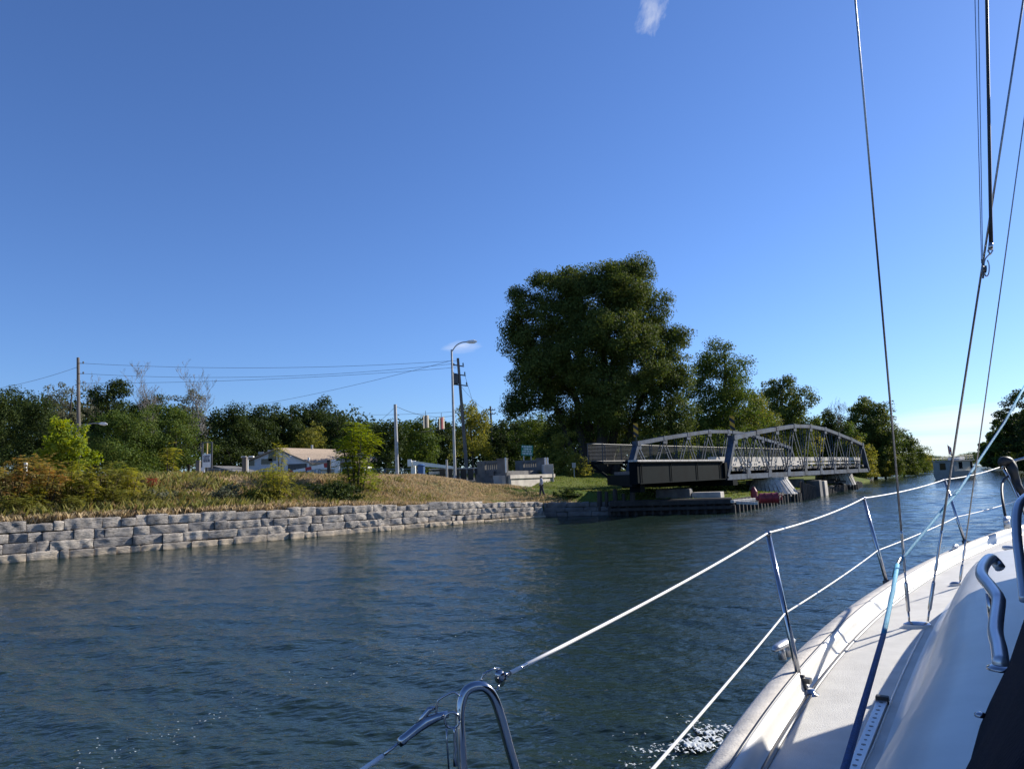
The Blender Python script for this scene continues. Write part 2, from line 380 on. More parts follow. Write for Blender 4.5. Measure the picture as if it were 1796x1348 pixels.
# ------------------------------------------------------------------ stone retaining wall
def stone_wall(path, tops, courses, seed, name, parent, mat_, lmin=.55, lmax=1.7, low=-.45):
    r = np.random.default_rng(seed); V = []; Fq = []; base = 0
    pts = np.array(path, float); seg = np.linalg.norm(np.diff(pts, axis=0), axis=1); cum = np.concatenate([[0], np.cumsum(seg)]); L = cum[-1]
    def P2(s): return np.stack([np.interp(s, cum, pts[:, 0]), np.interp(s, cum, pts[:, 1])], -1)
    for c in range(courses):
        s = -r.uniform(0, .8)
        while s < L:
            l = r.uniform(lmin, lmax)*(1 if r.random() > .18 else .5); s0, s1 = max(s, 0)+.012, min(s+l, L)-.012; s += l
            if s1-s0 < .12: continue
            top = tops((s0+s1)/2); dz = (top-low)/courses; z0 = low+dz*c; z1 = z0+dz*r.uniform(.92, 1.04)-.022
            z0 += .012*math.sin(s0*.7+c); z1 += .02*math.sin(s0*.7+c*1.3)+r.uniform(-.012, .012)
            if c == courses-1:
                if r.random() < .03: continue
                z1 += r.uniform(-.05, .07)
            d0 = P2(np.array([s0]))[0]; d1 = P2(np.array([s1]))[0]; u = (d1-d0)/max(1e-6, np.linalg.norm(d1-d0)); n = np.array((u[1], -u[0]))
            ns, nz, nd = max(4, int((s1-s0)/.09)), 6, 3
            out = .07*(courses-1-c)+r.uniform(-.045, .045); tw = r.normal(0, .03)
            # a profile running from the foot of the face over the top edge to the back
            A = np.linspace(0, 1, ns+1); prof = []
            for k in range(nz+1): prof.append((k/nz, 0.0))
            for k in range(1, nd+1): prof.append((1.0, k/nd))
            prof = np.array(prof)
            AA, KK = np.meshgrid(A, np.arange(len(prof)), indexing='ij')
            zz = z0+(z1-z0)*prof[KK, 0]; dp = out - prof[KK, 1]*.75 + tw*(AA-.5)*2
            S = s0+(s1-s0)*AA; q = d0[None, None]+(d1-d0)[None, None]*AA[..., None]
            nz_ = vnoise(S*5.2+seed, zz*6.5+c*3.1, int(r.integers(1, 9)))
            cut = np.abs(((AA*(s1-s0)*r.uniform(.8, 2.2)+zz*r.uniform(-2, 2)+r.random()) % 1)-.5)*2-.5   # broken faces
            edge = np.minimum(np.minimum(AA, 1-AA)*(s1-s0)/.03, 1)
            ez = np.minimum(np.minimum(prof[KK, 0], 1.0-prof[KK, 0]*(prof[KK, 1] == 0)+.25*(prof[KK, 1] > 0))*(z1-z0)/.06, 1)
            face = (prof[KK, 1] == 0)
            dp = dp + np.where(face, .032*nz_ + .045*cut - .018*(1-edge) - .014*(1-np.clip(ez, 0, 1)), 0)
            zz = zz + np.where(~face, .03*nz_, 0) - .02*(1-edge)*(prof[KK, 0] > .9)
            x = q[..., 0]+n[0]*dp; y = q[..., 1]+n[1]*dp
            def grid(X, Y, Z, flip=False):
                nonlocal base
                k = base+np.arange(X.size).reshape(X.shape); base += X.size
                V.append(np.stack([X.ravel(), Y.ravel(), Z.ravel()], 1))
                q_ = [k[:-1, :-1].ravel(), k[1:, :-1].ravel(), k[1:, 1:].ravel(), k[:-1, 1:].ravel()]
                Fq.append(np.stack(q_[::-1] if flip else q_, 1))
            grid(x, y, zz)
            for e, flip in ((0, False), (ns, True)):      # the two ends
                xe, ye, ze = x[e, :nz+1], y[e, :nz+1], zz[e, :nz+1]
                grid(np.stack([xe-n[0]*.6, xe]), np.stack([ye-n[1]*.6, ye]), np.stack([ze, ze]), flip)
    return link_mesh(name, np_mesh(name, np.concatenate(V), np.concatenate(Fq)), mat_, parent)
sm, nt, b = new_mat('limestone_blocks')
P_ = N(nt, 'ShaderNodeNewGeometry'); isl = P_.outputs['Random Per Island']; P_ = P_.outputs['Position']
sm_ = N(nt, 'ShaderNodeMapping'); sm_.inputs['Scale'].default_value = (.8, .8, 3.2); nt.links.new(P_, sm_.inputs['Vector']); strat = sm_.outputs[0]
c1 = mixcol(nt, ramp(nt, noise(nt, 1.6, 7, P_, .65), .36, .64), (.54, .50, .45), (.34, .315, .29))
c1 = mixcol(nt, ramp(nt, noise(nt, 5, 6, strat, .72), .50, .68), c1, (.075, .073, .072))
ov = N(nt, 'ShaderNodeMix', data_type='RGBA', blend_type='MULTIPLY'); ov.inputs[0].default_value = 1; nt.links.new(c1, ov.inputs[6])
nt.links.new(mixcol(nt, isl, (.60, .61, .64), (1.30, 1.24, 1.15)), ov.inputs[7])
sp = N(nt, 'ShaderNodeSeparateXYZ'); nt.links.new(P_, sp.inputs[0])
zn = N(nt, 'ShaderNodeMath', operation='MULTIPLY_ADD'); nt.links.new(noise(nt, 1.1, 5, P_), zn.inputs[0]); zn.inputs[1].default_value = -.5; nt.links.new(sp.outputs['Z'], zn.inputs[2])
tan = mixcol(nt, ramp(nt, zn.outputs[0], -.16, .16, 1, 0), ov.outputs[2], (.52, .43, .32))   # silt line left by the canal on the lowest stones
nt.links.new(mixcol(nt, ramp(nt, sp.outputs['Z'], -.02, .06, .8, 0), tan, (.09, .08, .05)), b.inputs['Base Color'])
b.inputs['Roughness'].default_value = .92; b.inputs['Specular IOR Level'].default_value = .25
bp = N(nt, 'ShaderNodeBump'); bp.inputs['Strength'].default_value = 1; bp.inputs['Distance'].default_value = .09
nt.links.new(noise(nt, 7, 8, strat, .72), bp.inputs['Height']); nt.links.new(bp.outputs[0], b.inputs['Normal'])
wall_path = [WALL_A] + [tuple(np.array(WALL_A)+(np.array(WALL_B)-np.array(WALL_A))*k/12 + NA*.18*math.sin(k*1.9)) for k in range(1, 12)] + [WALL_B]
La = ab(*WALL_A)[0]
sw = stone_wall(wall_path, lambda s: float(wall_top(La+s)), 5, 4, 'stone_wall', None, sm)
tag(sw, 'grey limestone block retaining wall along the left canal bank', 'retaining wall')
rw = stone_wall([WALL_B, (3.8, 48.1), WALL_C, (6.4, 47.7)], lambda s: .90, 4, 8, 'stone_wall', None, MT['concdark'], low=-.3)  # shade on this short wall is put into its darker colour
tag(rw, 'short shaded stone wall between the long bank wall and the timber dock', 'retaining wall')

# ------------------------------------------------------------------ grass and weeds (nobody could count the blades)
def blades(name, a, t, h, lean, wid, mat_, zoff=-.03):
    n = len(a); S = np.interp(a, sa, sb); B = S+t; z = land_at(a, t)+zoff
    x = UA[0]*a+NA[0]*B; y = UA[1]*a+NA[1]*B
    th = rng.uniform(0, 6.28, n); ph = rng.uniform(0, 6.28, n)
    dx, dy = np.cos(th)*wid, np.sin(th)*wid; lx, ly = np.cos(ph)*h*lean, np.sin(ph)*h*lean
    p0 = np.stack([x-dx, y-dy, z], 1); p1 = np.stack([x+dx, y+dy, z], 1)
    p2 = np.stack([x+dx*.6+lx*.35, y+dy*.6+ly*.35, z+h*.6], 1); p3 = np.stack([x+lx, y+ly, z+h*(1-.25*lean)], 1)
    v = np.stack([p0, p1, p2, p3], 1).reshape(-1, 3); f = np.arange(4*n).reshape(n, 4)
    o = link_mesh(name, np_mesh(name, v, f), mat_); return tag(o, kind='stuff')
Mdry = leaf_mat('dry_grass', ((.56, .45, .28), (.43, .33, .19), (.24, .21, .09)), .3, .35)
Mgrn = leaf_mat('green_grass', ((.10, .15, .028), (.13, .17, .035), (.20, .19, .06)), .35, .2)
Mweed = leaf_mat('mixed_weeds', ((.25, .23, .07), (.15, .165, .045), (.33, .22, .11)), .35, .5)
def clump(n, a0, a1, t0, t1, nc, sd):
    ca = rng.uniform(a0, a1, nc); ct = rng.uniform(t0, t1, nc); k = rng.integers(0, nc, n)
    return ca[k]+rng.normal(0, sd, n), np.abs(ct[k]+rng.normal(0, sd, n)-t0)+t0
n = 200000; a, t = clump(n, -14, 36, .3, 10, 9000, .22); keep = vnoise(a*.5, t*.6, 4) > -.55; a, t = a[keep], t[keep]
blades('dry_grass', a, t, rng.uniform(.10, .52, len(a))*(1-.55*sstep(a, 16, 30)), .5, .0065, Mdry)
n = 38000; a, t = clump(n, -14, 27, .6, 9.5, 520, .38)
blades('weeds', a, t, rng.uniform(.25, .85, n)*(1-.5*sstep(a, 12, 26)), .45, .010, Mweed)
n = 60000; a = rng.uniform(20, 80, n)**1.0; t = rng.uniform(.2, 30, n)**1.0; keep = rng.random(n) < .25+.75*sstep(a+6*vnoise(a*.3, t*.3, 6), 27, 37)
a, t = a[keep], t[keep]; blades('lawn_grass', a, t, rng.uniform(.06, .20, len(a)), .6, .02, Mgrn)
# ------------------------------------------------------------------ foliage
LM = {
 'dark':  leaf_mat('leaf_dark',  ((.020, .036, .010), (.036, .058, .014), (.080, .104, .025)), .30, .30),
 'mid':   leaf_mat('leaf_mid',   ((.052, .090, .020), (.082, .125, .025), (.140, .165, .038)), .36, .35),
 'big':   leaf_mat('leaf_big',   ((.042, .066, .015), (.076, .108, .024), (.165, .185, .048)), .34, .22),
 'lime':  leaf_mat('leaf_lime',  ((.12, .18, .024), (.20, .26, .034), (.33, .34, .05)), .5, .8),
 'gold':  leaf_mat('leaf_gold',  ((.20, .23, .04), (.33, .33, .055), (.46, .39, .08)), .5, .8),
 'rust':  leaf_mat('leaf_rust',  ((.24, .25, .06), (.36, .26, .08), (.44, .20, .075)), .48, .7),
 'red':   leaf_mat('leaf_red',   ((.36, .040, .030), (.28, .03, .03), (.40, .10, .05)), .40, .9),
 'grey':  leaf_mat('leaf_grey',  ((.090, .105, .060), (.13, .14, .080), (.20, .185, .115)), .30, .4),
 'olive': leaf_mat('leaf_olive', ((.115, .135, .03), (.19, .20, .042), (.30, .27, .06)), .44, .5),
}
def norm(a): return a/np.maximum(1e-9, np.linalg.norm(a, axis=1, keepdims=True))
def leaf_quads(c, outd, size, asp, r, droop=0.0):
    n = len(c); nn = norm(outd*.9+r.normal(0, .75, (n, 3))+np.array((0, 0, .35)))
    t = r.normal(0, 1, (n, 3)); t[:, 2] -= droop; t = norm(t-nn*(t*nn).sum(1, keepdims=True)); b = np.cross(nn, t)
    L = size[:, None]*.5; W = L*asp
    v = np.stack([c-t*L, c-b*W+nn*W*.25, c+t*L, c+b*W+nn*W*.25], 1).reshape(-1, 3)
    return v, np.arange(4*n).reshape(n, 4)
def crown_points(lobes, nclump, per, rc, r, inner=.35, flat=.75):
    """clumps of leaves set through every lobe, most of them near its skin"""
    lob = np.array(lobes, float); vol = lob[:, 3]*lob[:, 4]+lob[:, 4]*lob[:, 5]+lob[:, 3]*lob[:, 5]
    k = r.choice(len(lob), nclump, p=vol/vol.sum()); d = norm(r.normal(0, 1, (nclump, 3)))
    rad = inner+(1-inner)*r.random(nclump)**.5
    cc = lob[k, :3]+d*lob[k, 3:6]*rad[:, None]
    cr = rc*r.uniform(.55, 1.25, nclump)
    m = np.maximum(3, (per*r.uniform(.5, 1.4, nclump)*(cr/rc)**1.5)).astype(int); idx = np.repeat(np.arange(nclump), m); n = len(idx)
    g = norm(r.normal(0, 1, (n, 3)))*(r.random(n)**.42)[:, None]; off = g*cr[idx][:, None]*np.array((1, 1, flat))
    P = cc[idx]+off; out = norm(off)*.8+d[idx]*.6
    return cc, P, out
def limbs_mesh(mb, base, trunks, targets, r, r0, gnarl=.25):
    """tapered trunks, each carrying limbs bent out to some of the leaf clumps"""
    nodes = []
    for (bx, by, tx, ty, tz, rr_) in trunks:
        p0, p1 = Vector((bx, by, -.3)), Vector((tx, ty, tz)); n = 9; pts = []
        for i in range(n+1):
            s = i/n; w_ = math.sin(s*math.pi)*gnarl*tz*.12
            pts.append(p0.lerp(p1, s)+Vector((r.normal(0, .3)*w_, r.normal(0, .3)*w_, 0)))
        rad = [rr_*(1.35 if i == 0 else 1)*(1-.78*(i/n)**1.1) for i in range(n+1)]
        mb.tube([base+p for p in pts], rad, 9); nodes += [(p, rad[i]) for i, p in enumerate(pts) if i > 2]
    for c in targets:
        c = Vector(c); best = min(nodes, key=lambda q: (q[0]-c).length + max(0, q[0].z-c.z+.12*c.length)*1.5)
        p, pr = best; rad = max(.018, pr*.5); mid = p.lerp(c, .5)+Vector((r.normal(0, .1), r.normal(0, .1), r.normal(.08, .1)))*(c-p).length
        q = [p, p.lerp(mid, .55), mid, mid.lerp(c, .55), c]
        mb.tube([base+k for k in q], [rad, rad*.8, rad*.6, rad*.4, rad*.16], 6, caps=False)
        if rad > .03: nodes.append((mid, rad*.6))
def tree(name, label, base, lobes, leaf, cat='tree', group=None, nclump=120, per=60, rc=.9, size=.26, asp=.62, trunks=None, r0=.25, seed=1,
         ntarget=26, bark='bark', inner=.35, droop=0., crown='crown', trunkname='trunk', flat=.75):
    r = np.random.default_rng(seed); base = Vector(base); t = thing(name, label, cat, base, group)
    cc, P, out = crown_points(lobes, nclump, per, rc, r, inner, flat)
    P[:, 2] = np.maximum(P[:, 2], .15)
    v, f = leaf_quads(P, out, size*r.uniform(.6, 1.35, len(P)), asp, r, droop)
    link_mesh(crown, np_mesh(crown, v, f), LM[leaf], t)
    if trunks is None:
        zt = max(l[2]+l[5]*.35 for l in lobes); trunks = [(0, 0, r.normal(0, .05)*zt, 0, zt, r0)]
    mb = MB(); limbs_mesh(mb, base, trunks, cc[r.permutation(len(cc))[:ntarget]], r, r0)
    mb.build(trunkname, MT[bark], t, smooth=True)
    return t
def lobes_for(w_, h, r, n=9, bottom=.12, spread=1.0, dep=None, top=1.0):
    """rounded masses that fill a crown w wide and h tall"""
    out = [(0, 0, h*(.5+.06), w_*.36, (dep or w_)*.36, h*.34)]
    if bottom <= .05:                 # bushes leafed down to the ground
        for i in range(6): th = i*1.05+r.uniform(-.3, .3); k = w_*r.uniform(.22, .36); out.append((math.cos(th)*k, math.sin(th)*k, h*r.uniform(.08, .2), w_*.2, w_*.2, min(h*.2, w_*.22)))
    for i in range(n):
        th = i*2.4+r.uniform(-.5, .5); z = h*(bottom+(1-bottom)*(i+.7)/n)*.93; k = math.sin(math.pi*min(1, max(.1, (z/h-.02)**.85)))**.55
        rad = w_*.5*k*r.uniform(.45, .78)*spread; s = w_*r.uniform(.17, .27)*(.75+.4*k)
        out.append((math.cos(th)*rad, math.sin(th)*rad*(dep or w_)/w_, min(z, h-s*.8), s, s, s*r.uniform(.7, 1.0)))
    return out
def ptree(u, vtop, wpx, d, leaf, label, name='tree', group='trees behind the canal bank', vbot=None, seed=None, dens=1.0, n=9, **kw):
    """a tree whose top is seen at (u, vtop), wpx wide, d metres ahead"""
    seed = seed or int(u*7+d); r = np.random.default_rng(seed)
    tp = at(u, vtop, d); zb = land(tp.x, tp.y) if u < 1690 else .9
    h = tp.z-zb; w_ = wpx/F*d; rc = max(.45, min(1.25, w_*.12)); sz = max(.15, min(.36, d*.0026))
    lobes = lobes_for(w_, h, r, n, bottom=kw.pop('bottom', .14))
    area = w_*h; nc = int(dens*area*2.3/(rc*rc)); per = int(32*(rc/.5)**2*(.2/sz)**1.35)
    per = min(per, 230)
    return tree(name, label, (tp.x, tp.y, zb), lobes, leaf, group=group, nclump=nc, per=per, rc=rc, size=sz, r0=max(.08, h*.018), seed=seed, ntarget=min(40, nc//3), **kw)
def bare_tree(u, vtop, wpx, d, label, seed=3, group='leafless trees in the tree line'):
    r = np.random.default_rng(seed); tp = at(u, vtop, d); zb = land(tp.x, tp.y); base = Vector((tp.x, tp.y, zb)); h = tp.z-zb; w_ = wpx/F*d
    t = thing('bare_tree', label, 'tree', base, group); tk = MB(); br = MB()
    def grow(p, dirn, L, rad, lev):
        n = 4; pts = [p]; rads = [rad]; d_ = dirn.copy()
        for i in range(n):
            d_ = (d_+Vector((r.normal(0, .12), r.normal(0, .12), .06))).normalized(); pts.append(pts[-1]+d_*L/n); rads.append(max(.012, rad*(1-.6*(i+1)/n)))
        (tk if lev == 0 else br).tube(pts, rads, 6 if lev < 2 else 4, caps=False)
        if lev < 4:
            for k in range((13, 6, 5, 3)[lev]):
                j = int(r.integers(1 if lev else 2, n+1)); q = pts[j]; th = r.uniform(0, 6.28)
                sd = (d_*.75+Vector((math.cos(th), math.sin(th), .35))*(.62 if lev else .5*w_/h*2.2)).normalized()
                grow(q, sd, L*r.uniform(.32, .5), max(.014, rads[j]*.62), lev+1)
    grow(base-Vector((0, 0, .2)), Vector((0, 0, 1)), h*.70, h*.013, 0)
    tk.build('trunk', MT['palebark'], t, smooth=True); br.build('branches', MT['palebark'], t)
    return t
# ---- compound-leaved shrubs: sumac and tree of heaven
def fronds(c, dirs, length, r, nl=9, lw=.30):
    """each frond: a drooping stalk with paired leaflets"""
    n = len(c); out_v = []; drp = r.uniform(.25, .75, n)
    side = norm(np.cross(dirs, np.array((0, 0, 1.0))+r.normal(0, .05, (n, 3))))
    for k in range(nl):
        s = (k+1)/nl; p = c+dirs*(length*s)[:, None]; p[:, 2] -= length*drp*s*s
        ll = length*lw*(1-.45*abs(s-.45))*r.uniform(.8, 1.2, n)
        for sg in (-1, 1):
            d = norm(side*sg+dirs*.45+r.normal(0, .12, (n, 3))-np.array((0, 0, .28)))
            wv = norm(np.cross(d, np.array((0, 0, 1.0))+r.normal(0, .35, (n, 3))))*(ll*.17)[:, None]
            q = p+d*ll[:, None]; m = p+d*(ll*.45)[:, None]
            out_v.append(np.stack([p, m-wv, q, m+wv], 1))
    v = np.concatenate(out_v).reshape(-1, 3); return v, np.arange(len(v)).reshape(-1, 4)
def frond_shrub(name, label, base, h, w_, leaf, nst=6, nfr=150, fl=.6, seed=1, cat='shrub', group=None, stem='bark', crown='crown', low=.25, nl=9, lw=.30):
    r = np.random.default_rng(seed); base = Vector(base); t = thing(name, label, cat, base, group); mb = MB(); C = []; Dn = []
    for i in range(nst):
        th = i*2.4+r.uniform(-.4, .4); rad = w_*.42*math.sqrt((i+.3)/nst); tip = Vector((math.cos(th)*rad, math.sin(th)*rad, h*r.uniform(.72, 1.0)*(1-.25*rad/(w_*.5+.01))))
        st = Vector((tip.x*.3, tip.y*.3, -.1)); pts = [st, st.lerp(tip, .35)+Vector((0, 0, .05*h)), st.lerp(tip, .7)+Vector((0, 0, .05*h)), tip]
        mb.tube([base+p for p in smooth_path(pts, 3)], [max(.008, .022*h*(1-.8*k/9)*.6) for k in range(10)], 5, caps=False)
        for k in range(max(4, nfr//nst)):
            s = low+(1-low)*r.random()**.7; j = st.lerp(tip, s)+Vector((0, 0, .05*h)); C.append(tuple(j)); a = r.uniform(0, 6.28)
            Dn.append((math.cos(a), math.sin(a), r.uniform(-.35, .55)+.8*s*r.random()))
    C = np.array(C); Dn = norm(np.array(Dn)); v, f = fronds(C, Dn, fl*r.uniform(.6, 1.15, len(C)), r, nl, lw)
    v[:, 2] = np.maximum(v[:, 2], .02)
    link_mesh(crown, np_mesh(crown, v, f), LM[leaf], t); mb.build('stems', MT[stem], t); return t
def bank(u, v, d):
    """the ground under a spot of the photo d metres ahead"""
    p = at(u, v, d); return Vector((p.x, p.y, land(p.x, p.y)))

def hit(u, v, d0=12.0, d1=75.0):
    """where the line of sight through a spot of the photo meets the bank"""
    d = d0
    while d < d1:
        p = at(u, v, d)
        if ab(p.x, p.y)[1]-float(np.interp(ab(p.x, p.y)[0], sa, sb)) > .3 and p.z <= land(p.x, p.y): return p, d
        d += .15
    return None, None
# ------------------------------------------------------------------ the tree line, left to right
T = ptree
T(14, 672, 120, 100, 'dark', 'dark dense tree at the left edge of the photo, behind the sumac', name='dense_tree')
T(72, 690, 96, 96, 'dark', 'dark round-topped tree between the left edge and the tall utility pole', name='dense_tree')
T(112, 664, 90, 118, 'grey', 'thin grey-green tree rising just left of the tall utility pole', name='thin_tree', dens=.42)
T(198, 661, 84, 112, 'dark', 'dark pointed tree just right of the tall utility pole', name='dense_tree')
T(160, 690, 70, 122, 'grey', 'sparse grey tree directly behind the tall utility pole', name='thin_tree', dens=.4)
T(222, 716, 132, 82, 'mid', 'rounded mid-green tree right of the curved lamp arm', name='round_tree', dens=1.1)
T(312, 704, 116, 88, 'mid', 'broad green tree left of the white notice board', name='round_tree')
T(332, 680, 78, 116, 'grey', 'thin grey-green tree between the two leafless trees', name='thin_tree', dens=.5)
T(255, 690, 80, 124, 'dark', 'dark tree below the wider leafless tree', name='dense_tree')
T(405, 704, 104, 100, 'dark', 'dark tree above the low grey roof, right of the notice board', name='dense_tree')
T(458, 707, 96, 106, 'dark', 'dark tree behind the gable of the white house', name='dense_tree')
T(505, 716, 80, 112, 'dark', 'dark tree behind the middle of the house roof', name='dense_tree')
T(550, 702, 92, 116, 'dark', 'tallest dark tree behind the right end of the house', name='dense_tree')
T(546, 742, 66, 102, 'olive', 'low olive tree showing just above the house roof', name='round_tree')
T(592, 722, 84, 110, 'dark', 'dark tree behind the bright lime-green sapling', name='dense_tree')
T(636, 738, 70, 104, 'mid', 'green tree between the lime sapling and the short grey pole', name='round_tree')
T(676, 735, 70, 92, 'dark', 'dark tree just left of the short grey pole', name='dense_tree')
T(733, 731, 88, 98, 'mid', 'green tree behind the traffic signals and blue bin', name='round_tree')
T(776, 741, 60, 106, 'dark', 'dark tree between the traffic signals and the street lamp', name='dense_tree')
T(826, 702, 82, 84, 'olive', 'feathery olive tree growing round the leaning utility pole', name='feathery_tree', dens=.8, bottom=.22)
T(868, 742, 74, 112, 'dark', 'dark tree behind the concrete parapet with slots', name='dense_tree')
T(905, 735, 84, 116, 'dark', 'dark reddish tree left of the green road sign', name='dense_tree')
T(936, 722, 78, 86, 'mid', 'light green tree under the left side of the giant tree, behind the sign', name='round_tree')
T(985, 752, 60, 72, 'olive', 'ivy-clad yellowish tree left of the giant trunk', name='ivy_tree', bottom=.05)
T(1010, 790, 60, 70, 'olive', 'low olive tree at the foot of the giant tree', name='round_tree', bottom=.02)
# the giant multi-stemmed tree
def giant():
    d = 78.0; r = np.random.default_rng(77); b0 = bank(1052, 826, d); s = d/F
    def L(u, v, ru, rv, dy=0, ry=None):
        p = at(u, v, d); return (p.x-b0.x, dy, p.z-b0.z, ru*s, (ry or ru)*s, rv*s)
    lob = [L(1040, 520, 72, 50, 0, 70), L(975, 520, 46, 36, -1), L(1110, 500, 48, 38, 1), L(1140, 545, 36, 46, 0), L(1010, 490, 40, 26, 1), L(1075, 482, 44, 24, -1),
           L(1117, 470, 26, 16, 0), L(948, 492, 20, 10, 0), L(920, 560, 40, 44, 0), L(905, 590, 28, 34, 1), L(945, 610, 48, 42, -1), L(1010, 590, 60, 46, 1), L(1090, 590, 58, 46, -2),
           L(912, 520, 22, 14, 0), L(1150, 600, 38, 44, 1), L(1188, 592, 24, 24, 0), L(1180, 650, 34, 44, -1), L(925, 655, 34, 36, 0), L(915, 700, 26, 28, 1), L(950, 690, 34, 30, -1),
           L(1000, 665, 46, 40, 2), L(1075, 660, 54, 50, 2), L(1140, 680, 48, 50, 0), L(1185, 720, 30, 46, 0), L(1000, 740, 40, 44, 1), L(1060, 750, 60, 56, 2), L(1130, 755, 54, 50, -1), L(1180, 780, 40, 34, 0), L(1090, 520, 40, 36, -3), L(985, 570, 40, 36, -3),
           L(1000, 640, 44, 44, -4), L(1050, 700, 50, 50, -4), L(1110, 650, 46, 50, -4), L(960, 650, 40, 40, -3), L(1060, 600, 50, 44, -5), L(970, 780, 30, 34, 2), L(900, 720, 18, 16, 0)]
    P = lambda u, v, dy=0: (at(u, v, d).x-b0.x, dy, at(u, v, d).z-b0.z)
    tr = []
    for ub, ut, vt, rad, dy in ((1030, 985, 560, .55, 0), (1040, 1015, 520, .6, .6), (1052, 1065, 520, .7, -.3), (1066, 1110, 540, .55, .4), (1075, 1160, 600, .42, -.2), (1022, 935, 620, .38, .2)):
        x0 = P(ub, 826)[0]; q = P(ut, vt); tr.append((x0, dy, q[0], dy*2, q[2], rad))
    tree('giant_tree', 'giant dark tree with several trunks towering behind the bridge', b0, lob, 'big', group=None, nclump=2700, per=150, rc=1.0, size=.205, trunks=tr, seed=42, ntarget=90, inner=.25)
giant()
T(1262, 604, 138, 92, 'mid', 'tall loose green tree right of the giant tree, above the bridge middle', name='tall_tree', dens=1.3, n=16)
T(1322, 690, 90, 100, 'olive', 'yellow-green tree filling the gap below two taller trees by the bridge peak', name='round_tree')
T(1368, 656, 104, 114, 'big', 'dark green tree above the peak of the near truss', name='tall_tree', n=14, dens=1.3)
T(1215, 700, 70, 88, 'mid', 'green tree tucked between the giant tree and its loose neighbour', name='round_tree', bottom=.02)
T(1165, 770, 90, 82, 'olive', 'low bushy tree behind the far truss peak', name='round_tree', bottom=.02)
T(1255, 750, 90, 84, 'mid', 'low bushy tree behind the black and yellow marker of the near truss', name='round_tree', bottom=.02)
T(1345, 745, 90, 98, 'dark', 'dark low tree behind the bridge peak', name='dense_tree', bottom=.02)
T(1442, 714, 62, 140, 'dark', 'narrow dark tree right of the bridge peak', name='dense_tree')
T(1412, 745, 60, 128, 'olive', 'olive tree behind the falling top chord of the bridge', name='round_tree', bottom=.02)
T(1522, 696, 98, 150, 'big', 'round-headed tree standing clear at the right end of the bridge', name='tall_tree', n=13, dens=1.3)
T(1478, 738, 60, 138, 'mid', 'shorter green tree left of the round-headed tree at the bridge end', name='round_tree', bottom=.02)
for u, v, wd, d, lf, lb in ((1500, 768, 74, 136, 'olive', 'olive waterside bush just past the bridge end'), (1545, 752, 70, 152, 'mid', 'green waterside bush under the round-headed tree'),
        (1530, 782, 70, 150, 'olive', 'low yellowish bush at the water right of the bridge end'),
        (1577, 750, 64, 172, 'big', 'tall waterside bush between two rigging wires'), (1600, 776, 52, 205, 'mid', 'sloping waterside bush further along the left bank'),
        (1617, 790, 40, 260, 'olive', 'small far bush near the end of the left bank'), (1630, 797, 30, 350, 'mid', 'furthest bush on the left bank')):
    T(u, v, wd, d, lf, lb, name='bush', group='bushes along the left bank of the canal', bottom=.0, n=8)
bare_tree(279, 664, 66, 120, 'wide leafless grey tree standing in the tree line', 5)
bare_tree(364, 668, 64, 112, 'tall narrow leafless tree left of the notice board', 9)
bare_tree(152, 668, 36, 122, 'thin leafless tree beside the tall utility pole', 12)
bare_tree(1462, 716, 34, 142, 'pale leafless tree between the bridge peak and the round-headed tree', 14)
# right bank
for u, v, wd, d, lf, lb in ((1842, 672, 150, 118, 'dark', 'tallest dark tree at the right edge of the photo'), (1790, 716, 84, 142, 'dark', 'dark tree on the right bank behind the blue rope'),
        (1768, 728, 60, 172, 'mid', 'green tree on the right bank left of the blue rope'), (1750, 752, 44, 215, 'dark', 'small dark tree on the right bank beyond the motorboat'),
        (1735, 772, 34, 300, 'mid', 'furthest small tree on the right bank'), (1800, 770, 60, 150, 'dark', 'low dark bush on the right bank above the pulpit rail')):
    r_ = np.random.default_rng(int(u)); tp = at(u, v, d); h = tp.z-.9; w_ = wd/F*d
    tree('bank_tree', lb, (tp.x, tp.y, .9), lobes_for(w_, h, r_, 11, bottom=.02), lf, group='trees on the right bank', nclump=int(w_*h*3.0), per=100, rc=1.0, size=max(.3, d*.0028), r0=.2, seed=int(u+d))
# the wood behind, one mass
def woods(name, pts, hts, leaf, seed, per_m=95, depth=9):
    r = np.random.default_rng(seed); pts = np.array(pts, float); seg = np.linalg.norm(np.diff(pts, axis=0), axis=1); cum = np.concatenate([[0], np.cumsum(seg)])
    nc = int(cum[-1]*per_m*.30); s = r.uniform(0, cum[-1], nc); x = np.interp(s, cum, pts[:, 0])+r.normal(0, depth*.4, nc); y = np.interp(s, cum, pts[:, 1])+r.normal(0, depth*.4, nc)
    H = np.interp(s, cum, hts)*(1+.16*vnoise(s*.16, s*.05, seed)); z = H*r.random(nc)**.75+1.5
    idx = np.repeat(np.arange(nc), 26); n = len(idx); g = norm(r.normal(0, 1, (n, 3)))*(r.random(n)**.4)[:, None]*1.5
    P = np.stack([x, y, z], 1)[idx]+g; v, f = leaf_quads(P, norm(g), .55*r.uniform(.6, 1.3, n), .65, r)
    tag(link_mesh(name, np_mesh(name, v, f), LM[leaf]), kind='stuff')
woods('woods', [(-110, 118), (-60, 132), (-20, 140), (10, 140), (40, 148), (62, 160), (85, 185)], [17, 15.5, 12, 11, 11, 10.5, 9], 'dark', 3)
woods('woods', [(170, 330), (300, 540), (420, 740), (560, 900)], [6, 7, 8, 9], 'big', 4, per_m=8, depth=8)
woods('woods', [(215, 320), (320, 500), (520, 860), (470, 900)], [7, 8, 9, 9], 'dark', 6, per_m=8, depth=8)
woods('woods', [(95, 128), (150, 220), (215, 320)], [7, 8, 8], 'dark', 8, per_m=22, depth=5)

